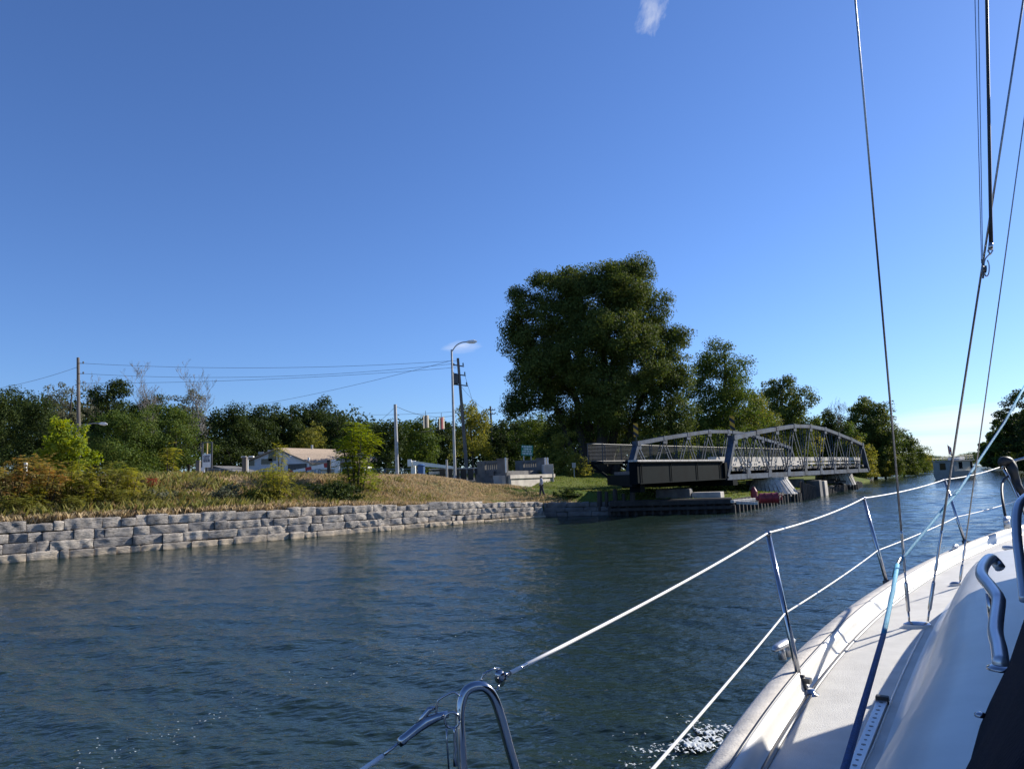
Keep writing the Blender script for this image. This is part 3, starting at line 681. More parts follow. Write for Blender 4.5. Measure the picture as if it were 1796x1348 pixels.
# ------------------------------------------------------------------ shrubs on the left bank
B_ = bank; G1 = 'sumac and shrubs on the dry left bank'
def pshrub(u, vtop, vbot, wpx, d, leaf, label, nm='sumac_shrub', **kw):
    p_, d_ = hit(u, vbot); d = d_ or d
    tp, b0 = at(u, vtop, d), B_(u, vbot, d); h = max(.5, tp.z-b0.z)
    return frond_shrub(nm, label, b0, h, wpx/F*d, leaf, group=G1, seed=int(u*3+vtop), **kw)
pshrub(18, 792, 905, 84, 33, 'rust', 'orange-tinged sumac at the left edge of the photo', nst=9, nfr=300, fl=.55, low=.16)
pshrub(72, 786, 900, 90, 35, 'rust', 'rusty sumac second from the left edge, in front of the dark trees', nst=9, nfr=300, fl=.55, low=.16)
pshrub(20, 862, 912, 100, 29.5, 'olive', 'low yellow-green sumac just above the wall at the left edge', nst=9, nfr=260, fl=.48, low=.05)
pshrub(128, 800, 895, 76, 36, 'gold', 'golden sumac below the bright green sapling', nst=9, nfr=280, fl=.52, low=.1)
pshrub(178, 802, 890, 76, 37, 'olive', 'olive sumac in the middle of the left thicket', nst=9, nfr=280, fl=.52, low=.08)
pshrub(224, 808, 885, 60, 38, 'gold', 'yellowish sumac at the right end of the left thicket', nst=8, nfr=230, fl=.5, low=.08)
pshrub(120, 862, 908, 90, 33, 'olive', 'low shrub under the left thicket, above the wall', nst=8, nfr=200, fl=.42, low=.04)
pshrub(60, 842, 903, 70, 33, 'gold', 'yellow sumac in front of the rusty one, near the left edge', nst=8, nfr=200, fl=.45, low=.05)
pshrub(155, 826, 898, 66, 34, 'gold', 'yellow-green shrub in the front middle of the left thicket', nst=8, nfr=220, fl=.45, low=.05)
pshrub(206, 850, 898, 60, 35, 'olive', 'green shrub in the front right of the left thicket', nst=7, nfr=170, fl=.42, low=.05)
pshrub(262, 862, 896, 50, 36, 'olive', 'low green shrub directly below the red sumac', nst=6, nfr=110, fl=.36, low=.05)
pshrub(266, 836, 868, 26, 38, 'red', 'small bright red sumac on the dry bank', nst=4, nfr=46, fl=.36, low=.15, nl=7)
pshrub(232, 882, 905, 40, 34, 'gold', 'low yellow shrub close above the wall, below the red sumac', nst=4, nfr=50, fl=.34, low=.05)
pshrub(330, 852, 884, 64, 37.5, 'olive', 'low olive shrub below the notice board', nst=6, nfr=90, fl=.40, low=.05)
pshrub(482, 808, 886, 74, 41, 'gold', 'tawny sumac in front of the white house gable', nst=10, nfr=290, fl=.5, low=.06)
pshrub(520, 846, 884, 60, 42, 'olive', 'low green shrub right of the tawny sumac', nst=6, nfr=90, fl=.42, low=.05)
pshrub(492, 768, 830, 26, 44, 'gold', 'thin golden sapling rising in front of the house roof', nm='sapling', nst=3, nfr=60, fl=.5, low=.3)
pshrub(295, 765, 832, 30, 55, 'gold', 'small golden tree at the foot of the broad green tree', nm='sapling', nst=4, nfr=70, fl=.75, low=.3)
pshrub(624, 732, 866, 84, 45, 'lime', 'bright lime-green sapling on the bank right of the house', nm='sapling', nst=9, nfr=420, fl=.8, low=.10, nl=10)
pshrub(655, 828, 868, 44, 44, 'lime', 'low lime-green shrub at the right foot of the sapling', nst=4, nfr=50, fl=.5, low=.05)
pshrub(350, 835, 868, 40, 40, 'grey', 'low grey-brown shrub left of the house on the crest', nst=5, nfr=60, fl=.35, low=.05)
def pbush(u, vtop, vbot, wpx, d, leaf, label, dens=1.0, nm='bush'):
    p_, d_ = hit(u, vbot) if u < 990 else (0, d); d = d_ or d
    tp, b0 = at(u, vtop, d), B_(u, vbot, d); h = max(.4, tp.z-b0.z); w_ = wpx/F*d; r_ = np.random.default_rng(int(u+vtop))
    return tree(nm, label, b0, lobes_for(w_, h, r_, 7, bottom=.0), leaf, cat='bush', group='leafy bushes near the water', nclump=int(60*dens), per=44, rc=max(.2, w_*.13), size=.13, r0=.03, seed=int(u*5), ntarget=14, crown='foliage', trunkname='stems')
tp = at(112, 726, 50); b0 = B_(112, 800, 50); r_ = np.random.default_rng(5)
tree('sapling', 'bright green bushy young tree in front of the tall utility pole', b0, lobes_for(82/F*50, tp.z-b0.z, r_, 11, bottom=.1), 'lime', group=None, nclump=120, per=60, rc=.45, size=.21, r0=.09, seed=19)
pbush(575, 842, 880, 84, 42.5, 'dark', 'dark green bush at the foot of the lime-green sapling', 1.2)
pbush(612, 848, 884, 70, 42, 'dark', 'dark green bush right below the sapling trunk', 1.1)
pbush(405, 848, 884, 70, 40, 'grey', 'brown-green bush below the low grey roof', .8)
pbush(455, 852, 886, 60, 40.5, 'olive', 'olive bush left of the tawny sumac', .8)
pbush(285, 858, 890, 60, 36, 'grey', 'grey-brown bush right of the red sumac', .7)
pbush(1000, 858, 886, 50, 50.0, 'dark', 'dark bush at the corner where the wall meets the timber dock', .9)
pbush(1245, 838, 872, 70, 58, 'mid', 'green bush growing under the near end of the truss', .9)
pbush(1345, 838, 862, 34, 62, 'lime', 'small lime bush under the middle of the near truss', .5)
# ------------------------------------------------------------------ swing bridge, standing open along the canal
BD = Vector((math.sin(R(39)), math.cos(R(39)), 0)); BW = Vector((-BD.y, BD.x, 0)); N0 = Vector((14.83, 52, 0))
def br(t, w_, z): return N0 + BD*t + BW*w_ + Vector((0, 0, z))
TL, TW = 39.0, 7.5
bridge = thing('swing_bridge', 'blue-grey steel truss swing bridge standing open along the canal', 'bridge', br(20, 3.7, .9))
pw = TL/8.8
tops = [.4*pw+k*pw for k in range(9)]; bots = [0]+[.9*pw+k*pw for k in range(8)]+[TL]
hts = [3.0, 3.5, 3.92, 4.3, 4.42, 4.3, 3.92, 3.5, 3.0]
ZB = 1.94
def truss(w_, t0):
    face = MB(); tp = MB()
    q = lambda t, z, dw=0: br(t+t0, w_+dw, z)
    face.bar(q(0, ZB+.19), q(TL, ZB+.19), .30, .38)
    for k in range(8):
        tp.bar(q(tops[k], ZB+hts[k]), q(tops[k+1], ZB+hts[k+1]), .46, .30)
    for tb, k in ((0, 0), (TL, 8)):
        tp.bar(q(tb, ZB+.2), q(tops[k], ZB+hts[k]), .46, .30)
    for k in range(9):                  # diagonals, two flats each
        for b_ in (bots[k], bots[k+1]):
            if b_ in (0, TL): continue
            m = MB()
            for dw in (-.12, .12): m.bar(q(b_, ZB+.3, dw), q(tops[k], ZB+hts[k]-.1, dw), .045, .10)
            for s in (.3, .7): m.box(q(b_, ZB+.3).lerp(q(tops[k], ZB+hts[k]-.1), s), (.24, .05, .06), Matrix.Rotation(-R(39), 3, 'Z'))
            m.build('diagonal', MT['truss'], bridge)
    for k in range(1, 9):               # hangers
        b_ = bots[k]; zt = np.interp(b_, tops, hts); m = MB()
        for dw in (-.10, .10): m.bar(q(b_, ZB+.3, dw), q(b_, ZB+zt-.1, dw), .04, .08)
        m.box(q(b_, ZB+.3+zt*.5), (.22, .05, .06), Matrix.Rotation(-R(39), 3, 'Z'))
        m.build('hanger', MT['truss'], bridge)
    rot = Matrix.Rotation(-R(39), 3, 'Z')
    for b_ in bots[1:-1]:
        m = MB(); d = BD
        for dw in (-.175, .155):
            c = q(b_, 0, dw)
            m.prism([c-d*.42+Vector((0, 0, ZB+.05)), c+d*.42+Vector((0, 0, ZB+.05)), c+d*.34+Vector((0, 0, ZB+.5)), c+d*.14+Vector((0, 0, ZB+.8)), c-d*.14+Vector((0, 0, ZB+.8)), c-d*.34+Vector((0, 0, ZB+.5))], BW*.02)
        m.box(q(b_, ZB+.45), (.3, .1, .1), rot); m.build('gusset_plate', MT['truss'], bridge)
    for k in range(9):
        c = q(tops[k], ZB+hts[k]-.22, -.2); m = MB(); m.box(c, (.04, .7, .46), rot); m.box(q(tops[k], ZB+hts[k]+.01), (.52, .5, .36), rot); m.build('gusset_plate', MT['truss'], bridge)
    tp.build('top_chord', MT['truss'], bridge); face.build('bottom_chord', MT['truss'], bridge)
truss(0, 0); truss(TW, -.8)
dk = MB()                                # road slab with its skewed near end
zs = 2.55
poly = [br(-12.2, .35, zs), br(TL+1, .35, zs), br(TL+10, TW-.35, zs), br(-3.2, TW-.35, zs)]
dk.prism(poly, (0, 0, .22)); dk.build('road_deck', MT['concdark'], bridge)
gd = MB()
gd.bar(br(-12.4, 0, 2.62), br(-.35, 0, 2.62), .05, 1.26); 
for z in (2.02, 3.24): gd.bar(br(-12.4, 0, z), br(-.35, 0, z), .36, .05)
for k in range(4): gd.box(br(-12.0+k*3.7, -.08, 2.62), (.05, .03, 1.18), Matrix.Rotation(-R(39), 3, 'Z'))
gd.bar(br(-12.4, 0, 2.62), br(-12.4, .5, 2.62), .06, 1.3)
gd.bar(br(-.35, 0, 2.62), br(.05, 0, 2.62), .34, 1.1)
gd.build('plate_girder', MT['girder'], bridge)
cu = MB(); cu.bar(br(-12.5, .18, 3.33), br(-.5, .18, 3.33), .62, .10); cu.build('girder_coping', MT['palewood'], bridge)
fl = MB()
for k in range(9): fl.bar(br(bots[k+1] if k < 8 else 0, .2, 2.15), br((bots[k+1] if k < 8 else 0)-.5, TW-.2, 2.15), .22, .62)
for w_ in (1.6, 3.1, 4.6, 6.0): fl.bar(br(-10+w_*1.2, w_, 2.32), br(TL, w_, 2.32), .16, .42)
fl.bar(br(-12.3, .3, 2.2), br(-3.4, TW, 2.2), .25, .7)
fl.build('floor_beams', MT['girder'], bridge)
gr = MB()
for w_ in (.75, TW-.75):
    a0 = -.6 if w_ < 2 else .2; gr.bar(br(a0, w_, 3.42), br(TL, w_, 3.42), .10, .36); gr.bar(br(a0, w_, 3.02), br(TL, w_, 3.02), .05, .16)
    for k in range(22): gr.box(br(a0+k*1.9, w_+.1, 3.1), (.14, .12, .95), Matrix.Rotation(-R(39), 3, 'Z'))
gr.build('guard_rails', MT['rail'], bridge)
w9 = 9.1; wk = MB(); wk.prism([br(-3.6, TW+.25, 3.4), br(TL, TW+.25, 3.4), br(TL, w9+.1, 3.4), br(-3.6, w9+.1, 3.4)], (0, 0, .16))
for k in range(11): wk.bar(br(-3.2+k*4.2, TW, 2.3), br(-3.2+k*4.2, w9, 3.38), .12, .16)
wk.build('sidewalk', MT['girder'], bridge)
rl = MB()
for t0 in np.arange(-3.6, TL, 2.42): rl.tube([br(t0, w9, 3.5), br(t0, w9, 4.95)], .035, 6)
for z in (3.66, 4.95): rl.tube([br(-3.6, w9, z), br(TL, w9, z)], .035, 6)
for z in np.arange(3.78, 4.9, .105): rl.bar(br(-3.6, w9, z), br(TL, w9, z), .012, .022)
for t0 in np.arange(-3.6, TL, .42): rl.bar(br(t0, w9+.01, 3.66), br(t0, w9+.01, 4.95), .012, .012)
rl.bar(br(-3.6, w9, 3.66), br(-3.6, TW+.3, 3.66), .05, .05); rl.bar(br(-3.6, w9, 4.95), br(-3.6, TW+.3, 4.95), .05, .05); rl.bar(br(-3.6, TW+.3, 3.5), br(-3.6, TW+.3, 4.95), .06, .06)
rl.build('sidewalk_railing', MT['fence'], bridge)
pv = MB(); pc = br(20, 3.7, 0); pv.lathe(pc+Vector((0, 0, -.5)), [(2.9, 0), (2.9, 1.3), (2.6, 1.45), (2.6, 2.1)], 28); pv.build('pivot_pier', MT['concdark'], bridge)
for c_, z_ in ((br(0, TW/2, 1.75), (TW+1.4, .8, .36)), (br(-10.9, .9, 1.75), (.7, .6, .5))):
    rb = MB(); rb.box(c_, z_, Matrix.Rotation(-R(39), 3, 'Z')); rb.build('end_bearing', MT['girder'], bridge)
#br(-10.9, .9, 1.75), (.7, .6, .5), Matrix.Rotation(-R(39), 3, 'Z')); rb.build('end_bearings', MT['girder'], bridge)
# striped hazard boards on the truss ends
hz, nt, b = new_mat('hazard_stripes')
v = coord(nt, 'Object'); wv = N(nt, 'ShaderNodeTexWave', wave_type='BANDS', bands_direction='DIAGONAL'); wv.inputs['Scale'].default_value = 1.15; nt.links.new(v, wv.inputs['Vector'])
st = ramp(nt, wv.outputs['Fac'], .47, .53); nt.links.new(mixcol(nt, st, (.55, .30, .01), (.012, .012, .012)), b.inputs['Base Color']); b.inputs['Roughness'].default_value = .5
for w_, t0, lb in ((0, tops[0], 'yellow and black striped hazard board above the left end of the near truss'), (TW, tops[0]-.8, 'yellow and black striped hazard board above the left end of the far truss')):
    o_ = br(t0-.1, w_, ZB+3.1); h_ = thing('hazard_board', lb, 'warning sign', o_, 'striped boards on the bridge ends')
    m_ = MB(); rot = Matrix.Rotation(-R(10), 3, 'Z'); m_.box(o_+Vector((0, -.30, .95)), (.36, .03, 1.05), rot); m_.build('board', hz, h_)
    m_ = MB(); m_.tube([o_+Vector((0, -.26, -.5)), o_+Vector((0, -.26, 1.4))], .035, 6); m_.build('post', MT['dkmetal'], h_)

# ------------------------------------------------------------------ timber pier under the bridge
dock = thing('timber_dock', 'dark timber dock with stub piles beside the stone wall', 'dock', (9.5, 47, 0))
a, c = Vector((6.0, 47.4, 0)), Vector((13.3, 45.6, 0)); dr = (c-a).normalized(); nr = Vector((dr.y, -dr.x, 0))
m_ = MB()
for z, h_ in ((.72, .28), (.36, .18)): m_.bar(a+nr*.1+Vector((0, 0, z)), c+nr*.1+Vector((0, 0, z)), .26, h_)
m_.build('wale', MT['timber'], dock)
m_ = MB()
for k in range(15):
    p = a.lerp(c, k/14); m_.tube([p+nr*-.1+Vector((0, 0, -1)), p+nr*-.1+Vector((0, 0, .60))], .13, 8)
m_.build('piles', MT['timber'], dock)
m_ = MB(); m_.prism([a-nr*.05+Vector((0, 0, .84)), c-nr*.05+Vector((0, 0, .84)), c-nr*1.2+Vector((0, 0, .84)), a-nr*1.2+Vector((0, 0, .84))], (0, 0, .07)); 
m_.bar(a-nr*.3+Vector((0, 0, .2)), c-nr*.3+Vector((0, 0, .2)), .06, 1.3)
m_.build('deck_planks', MT['timber'], dock)
for k, (u, hh, wd) in enumerate(((1053, .62, .17), (1064, .55, .13), (1078, .72, .17), (1092, .42, .12), (1107, .80, .18))):
    p = onz(u, 879, .88); p = a + dr*((Vector((p.x, p.y, 0))-a).dot(dr)) - nr*.35
    m_ = MB(); m_.tube([p+Vector((0, 0, .3)), p+Vector((.02, 0, .9+hh*.6)), p+Vector((.03, 0, .95+hh))], [wd, wd*.95, wd*.82], 9)
    o_ = m_.build('mooring_pile', MT['timber'], None, smooth=False)
    tag(o_, ('leftmost dark stub pile standing on the timber dock', 'second stub pile from the left on the timber dock', 'thick stub pile in the middle of the dock row', 'shortest and thinnest stub pile on the timber dock', 'tallest stub pile, rightmost of the dock row')[k], 'pile', 'stub piles on the dock')
pd = Vector((PIER[1][0]-PIER[0][0], PIER[1][1]-PIER[0][1], 0)).normalized(); pn = Vector((pd.y, -pd.x, 0))
pier = thing('timber_pier', 'long dark timber pier under the open swing bridge', 'pier', (24, 63, 0))
P0, P1 = Vector((13.3, 45.7, 0)), Vector((43.6, 93.3, 0)); PL = (P1-P0).length; pdir = (P1-P0).normalized(); pnr = Vector((pdir.y, -pdir.x, 0))
m_ = MB()
r_ = np.random.default_rng(3)
for k in range(64):
    p = P0+pdir*(PL*k/63)+pnr*.1; hh = r_.uniform(.45, .72)
    m_.tube([p+Vector((0, 0, -1)), p+Vector((0, 0, hh))], r_.uniform(.12, .17), 7)
m_.build('piles', MT['timber'], pier)
m_ = MB()
for z in (.28, .56): m_.bar(P0-pnr*.12+Vector((0, 0, z)), P1-pnr*.12+Vector((0, 0, z)), .22, .22)
m_.bar(P0-pnr*.3+Vector((0, 0, .1)), P1-pnr*.3+Vector((0, 0, .1)), .05, 1.2)
m_.build('wale', MT['timber'], pier)
m_ = MB()
for k in range(60):
    s = PL*k/60; m_.box(P0+pdir*(s+.35)-pnr*1.6+Vector((0, 0, .72+r_.uniform(-.01, .01))), (2.9, .62, .07), Matrix.Rotation(-math.atan2(pdir.x, pdir.y), 3, 'Z'))
m_.build('deck_planks', MT['timber'], pier)
def on_pier(u, v, z):
    p = onz(u, v, z); return p
# blocks standing on the dock end
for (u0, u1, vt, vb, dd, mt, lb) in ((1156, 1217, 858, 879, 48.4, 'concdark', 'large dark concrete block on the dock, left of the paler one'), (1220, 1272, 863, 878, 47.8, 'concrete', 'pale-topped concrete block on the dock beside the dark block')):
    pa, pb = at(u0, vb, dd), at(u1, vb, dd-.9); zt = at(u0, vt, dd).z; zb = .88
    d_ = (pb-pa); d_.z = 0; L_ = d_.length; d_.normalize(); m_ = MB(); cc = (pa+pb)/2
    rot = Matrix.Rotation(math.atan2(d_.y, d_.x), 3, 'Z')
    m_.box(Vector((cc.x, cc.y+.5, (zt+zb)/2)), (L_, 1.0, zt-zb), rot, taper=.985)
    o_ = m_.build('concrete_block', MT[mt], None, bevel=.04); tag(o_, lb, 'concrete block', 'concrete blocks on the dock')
def plank_fender(name, lb, c0, ang0, ang1, rb_, rt_, h_, nplk, lean, base):
    """a rounded pier nose faced with leaning planks"""
    t = thing(name, lb, 'pier fender', c0, 'rounded plank fenders on the pier')
    pl = MB(); core = MB(); r = np.random.default_rng(int(c0.x*10))
    for k in range(nplk):
        th = R(ang0+(ang1-ang0)*k/(nplk-1)); d = Vector((math.sin(th), math.cos(th), 0)); d2 = Vector((math.sin(th+lean), math.cos(th+lean), 0)); sd = Vector((d.y, -d.x, 0))
        gap = r.uniform(.62, .9); wd = 2*math.pi*rb_*(abs(ang1-ang0)/360)/nplk
        p, q = c0+d*rb_+Vector((0, 0, base+r.uniform(-.05, .1))), c0+d2*rt_+Vector((0, 0, h_+r.uniform(-.08, .04)))
        for a_, b_ in ((p, q),):
            pl.bar(a_, b_, wd*gap, .09, up=d)
    pl.build('planks', MT['palewood'], t)
    core.lathe(c0+Vector((0, 0, -.6)), [(rb_-.12, 0), (rb_-.12, base+.6), (rt_-.13, h_+.52), (rt_-.3, h_+.55)], 26); core.build('core', MT['timber'], t)
    cap = MB(); pts = [c0+Vector((math.sin(R(x)), math.cos(R(x)), 0))*(rt_+.02)+Vector((0, 0, h_+.02)) for x in np.linspace(ang0-8, ang1+8, 18)]
    for i_ in range(17): cap.bar(pts[i_], pts[i_+1], .22, .12)
    cap.build('rim_timber', MT['palewood'], t)
    pi = MB()
    for k in range(int(nplk*.9)):
        th = R(ang0+(ang1-ang0)*(k+.5)/(nplk*.9)); d = Vector((math.sin(th), math.cos(th), 0)); p = c0+d*(rb_+.16); pi.tube([p+Vector((0, 0, -1)), p+Vector((0, 0, base+.12+.1*r.random()))], .11, 7)
    pi.build('piles', MT['timber'], t)
    return t
c0 = P0+pdir*16.2-pnr*1.55; c0.z = 0
plank_fender('plank_fender', 'nearer rounded fender of bleached planks under the truss', c0, 95, 250, 2.15, 1.35, 1.85, 17, .16, .42)
c1 = P0+pdir*46.5-pnr*1.5; c1.z = 0
plank_fender('plank_fender', 'further rounded fender of bleached planks at the right end of the bridge', c1, 80, 262, 2.3, 1.9, 2.1, 18, .2, .4)
# dark pile row in front of the nearer fender's right side
m_ = MB()
for k in range(9):
    p = P0+pdir*(16.9+k*.62)+pnr*.8; m_.tube([p+Vector((0, 0, -1)), p+Vector((.03, 0, 1.35-.05*k+.12*r_.random()))], .15, 8)
tag(m_.build('pile_cluster', MT['timber'], None), 'row of tall dark piles in front of the nearer plank fender', 'piles')
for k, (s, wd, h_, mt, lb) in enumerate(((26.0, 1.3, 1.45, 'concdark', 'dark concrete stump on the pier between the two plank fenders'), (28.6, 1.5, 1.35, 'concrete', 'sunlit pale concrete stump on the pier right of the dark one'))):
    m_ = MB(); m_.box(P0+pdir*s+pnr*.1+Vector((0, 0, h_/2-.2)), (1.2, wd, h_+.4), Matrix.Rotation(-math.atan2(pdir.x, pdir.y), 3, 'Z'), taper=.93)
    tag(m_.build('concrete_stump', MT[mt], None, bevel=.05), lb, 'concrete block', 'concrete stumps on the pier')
m_ = MB()
for k in range(16):
    s = 31+r_.random()*10; p = P0+pdir*s-pnr*r_.uniform(.2, 1.3)+Vector((0, 0, .78+r_.random()*.5)); d = Vector((r_.normal(), r_.normal(), r_.normal(0, .35))).normalized()
    m_.bar(p-d*r_.uniform(.4, 1.1), p+d*r_.uniform(.4, 1.1), .2, .2)
tag(m_.build('timber_heap', MT['timber'], None), 'heap of broken dark timbers left of the further fender', 'timber heap')
# beams and buoys
for (ua, va, ub, vb, lb) in ((1284, 879, 1334, 874.5, 'upper pale timber beam lying on the pier edge'), (1294, 881, 1326, 882, 'lower pale timber beam on the pier edge, left of the red buoy')):
    p, q = onz(ua, va, .82), onz(ub, vb, .84); m_ = MB(); m_.bar(p, q, .22, .16); tag(m_.build('timber_beam', MT['palewood'], None, bevel=.02), lb, 'beam', 'pale beams on the pier')
p, q = onz(1331, 873.5, 1.05), onz(1364, 872.5, 1.05); d = (q-p); d.z = 0; L_ = d.length; d.normalize(); rot = d.to_track_quat('Z', 'Y').to_matrix()
by = thing('buoy', 'faded red cylindrical buoy lying on its side on the pier', 'buoy', p)
m_ = MB(); m_.lathe(p, [(.10, -.16), (.12, -.02), (.22, .0), (.27, .05), (.27, L_*.3), (.295, L_*.31), (.295, L_*.36), (.27, L_*.37), (.27, L_*.66), (.295, L_*.67), (.295, L_*.72), (.27, L_*.73), (.27, L_-.1), (.30, L_), (.10, L_+.02)], 18, rot); m_.build('float', MT['maroon'], by, smooth=False)
m_ = MB(); m_.tube([p+d*(L_)+Vector((0, 0, .1)), p+d*(L_+.22)+Vector((0, 0, .16)), p+d*(L_+.22)-Vector((0, 0, .1)), p+d*L_-Vector((0, 0, .1))], .035, 6); m_.build('lifting_eye', MT['maroon'], by)
p = onz(1323, 872, .78); by = thing('buoy', 'small dull red can buoy standing upright behind the lying buoy', 'buoy', p)
m_ = MB(); m_.lathe(p, [(.2, 0), (.22, .04), (.22, .4), (.19, .46), (.1, .62), (.07, .68)], 16); m_.build('float', MT['maroon'], by)
m_ = MB(); m_.tube([p+Vector((-.06, 0, .66)), p+Vector((-.06, 0, .76)), p+Vector((.06, 0, .76)), p+Vector((.06, 0, .66))], .02, 6); m_.build('lifting_eye', MT['dkmetal'], by)
# low pale dock beyond the bridge
p, q = onz(1500, 838, .3), onz(1531, 835, .3); m_ = MB(); m_.bar(p, q, 1.6, .22); 
ld = thing('floating_dock', 'low pale dock at the water just beyond the bridge end', 'dock', p); m_.build('deck', MT['palewood'], ld)
m_ = MB()
for s in (.1, .5, .9): m_ = MB(); m_.tube([p.lerp(q, s)+Vector((.3, .9, -1.2)), p.lerp(q, s)+Vector((.3, .9, .5))], .1, 6); m_.build('pile', MT['timber'], ld)
# ------------------------------------------------------------------ abutment with slotted parapets
RDIR = Vector((-.72, .70, 0)).normalized()
pN, pF = at(889, 835, 54), at(958, 828, 61)
def parapet(p, zt, zb, L, lb, low):
    """a slotted concrete parapet from p back along the road"""
    d = RDIR; n = Vector((d.y, -d.x, 0)); t = thing('parapet', lb, 'parapet', (p.x, p.y, zb), 'slotted concrete parapets of the old bridge approach')
    b_ = lambda s, z: Vector((p.x, p.y, 0))+d*s+Vector((0, 0, z)); m_ = MB(); hw = .22
    m_.bar(b_(0, (zt+zb)/2), b_(L*.28, (zt+zb)/2), hw+.1, zt-zb+.12); m_.bar(b_(L*.72, (zt+zb)/2), b_(L, (zt+zb)/2), hw+.1, zt-zb+.02)
    m_.bar(b_(L*.28, zt-.11), b_(L*.72, zt-.11), hw, .22); m_.bar(b_(L*.28, zb+.2), b_(L*.72, zb+.2), hw, .40)
    ns = 6
    for k in range(ns-1):
        s = L*.28+L*.44*(k+1)/ns; m_.bar(b_(s-.075, (zt+zb)/2), b_(s+.075, (zt+zb)/2), hw*.9, zt-zb-.3)
    m_.build('wall', MT['concdark'], t)
    m_ = MB(); m_.bar(b_(.0, zt+.09), b_(L*.28, zt+.09), hw+.2, .07); m_.build('cap', MT['concdark'], t)
    return t
za = at(889, 806, 54).z; zl = at(889, 829, 54).z
parapet(pN, za, zl-.1, 3.0, 'nearer dark concrete parapet with upright slots, left of the abutment', 0)
zaf = at(958, 805, 61).z; zlf = at(958, 826, 61).z
parapet(pF, zaf, zlf, 3.4, 'further dark concrete parapet with slots, below the green road sign', 0)
abt = thing('bridge_abutment', 'sunlit concrete bridge abutment behind the walking person', 'abutment', (pN.x, pN.y, 1.2))
m_ = MB(); A0 = Vector((pN.x+.15, pN.y-.2, 0)); A1 = Vector((pF.x+.6, pF.y-.4, 0)); zt = at(900, 833, 54.5).z; d = (A1-A0).normalized(); nI = Vector((-d.y, d.x, 0))
m_.prism([A0+Vector((0, 0, .6)), A1+Vector((0, 0, .6)), A1+nI*1.3+Vector((0, 0, .6)), A0+nI*1.3+Vector((0, 0, .6))], (0, 0, zt-.6-.25)); m_.build('breast_wall', MT['concrete'], abt)
m_ = MB(); o_ = nI*-.12; m_.prism([A0+o_+Vector((0, 0, zt-.25)), A1+o_+Vector((0, 0, zt-.25)), A1+nI*1.35+Vector((0, 0, zt-.25)), A0+nI*1.35+Vector((0, 0, zt-.25))], (0, 0, .27)); m_.build('bridge_seat', MT['concrete'], abt)
m_ = MB(); m_.prism([A0+nI*1.3+Vector((0, 0, zt)), A1+nI*1.3+Vector((0, 0, zt)), A1+nI*1.7+Vector((0, 0, zt)), A0+nI*1.7+Vector((0, 0, zt))], (0, 0, .35)); m_.build('back_wall', MT['concdark'], abt)
m_ = MB(); m_.box(Vector((A1.x-.5, A1.y-.05, (zlf+.5)/2+.25)), (.8, 1.0, zlf-.5+.6), Matrix.Rotation(R(8), 3, 'Z')); m_.build('end_pillar', MT['concrete'], abt, bevel=.03); m_ = MB(); m_.box(Vector((A0.x-.25, A0.y+.5, zt/2+.3)), (.7, 1.0, zt-.6), Matrix.Rotation(R(8), 3, 'Z')); m_.build('end_pillar', MT['concrete'], abt, bevel=.03)
m_ = MB(); wb = Vector((pN.x, pN.y, 0)); m_.prism([wb+Vector((0, -.3, .4)), wb+RDIR*3.3+Vector((0, -.3, .8)), wb+RDIR*3.3+Vector((0, -.3, zl)), wb+Vector((0, -.3, zl))], (.25, .3, 0)); m_.build('wing_wall', MT['concdark'], abt)
for u, lb in ((887.5, 'white reflector post at the end of the nearer parapet'), (957, 'left white reflector post at the end of the further parapet'), (961.5, 'right white reflector post at the end of the further parapet')):
    dd = 53.6 if u < 900 else 60.4; p = at(u, 828, dd); q = at(u-1, 802, dd); m_ = MB(); m_.box((p+q)/2, (.10, .05, (q-p).length)); tag(m_.build('marker_post', MT['white'], None, bevel=.01), lb, 'marker post', 'white posts on the parapet ends')
# ------------------------------------------------------------------ road and approach rail
rd = MB(); c0 = Vector(((pN.x+pF.x)/2, (pN.y+pF.y)/2, 0))+RDIR*1.5; rn = Vector((RDIR.y, -RDIR.x, 0)); pv = []
V = []; Fc = []
for k in range(60):
    s = k*1.2
    for j, o_ in enumerate((-3.4, 0, 3.4)):
        p = c0+RDIR*s+rn*o_; V.append((p.x, p.y, max(land(p.x, p.y), 2.45)+.03))
    if k:
        for j in (0, 1): Fc.append(((k-1)*3+j, (k-1)*3+j+1, k*3+j+1, k*3+j))
me = bpy.data.meshes.new('road'); me.from_pydata(V, [], Fc); tag(link_mesh('road', me, MT['asphalt']), kind='structure')
gt = thing('guard_rail', 'low dark steel guard rail on thick posts left of the parapet', 'guard rail', at(800, 833, 56)); m_ = MB(); m2 = MB()
for k, u in enumerate(np.linspace(776, 838, 6)):
    p = at(u, 835, 58-.0*k); zt = at(u, 822, 58).z; m_.box(Vector((p.x, p.y, (zt+p.z)/2-.15)), (.42, .34, zt-p.z+.3))
m_.build('posts', MT['timber'], gt); a_, b_ = at(752, 829, 58), at(840, 826.5, 58); m2.bar(a_, b_, .08, .22, up=(0, 0, 1)); m2.bar(a_+Vector((0, 0, .28)), b_+Vector((0, 0, .28)), .06, .08); m2.build('rail', MT['polegrey'], gt)

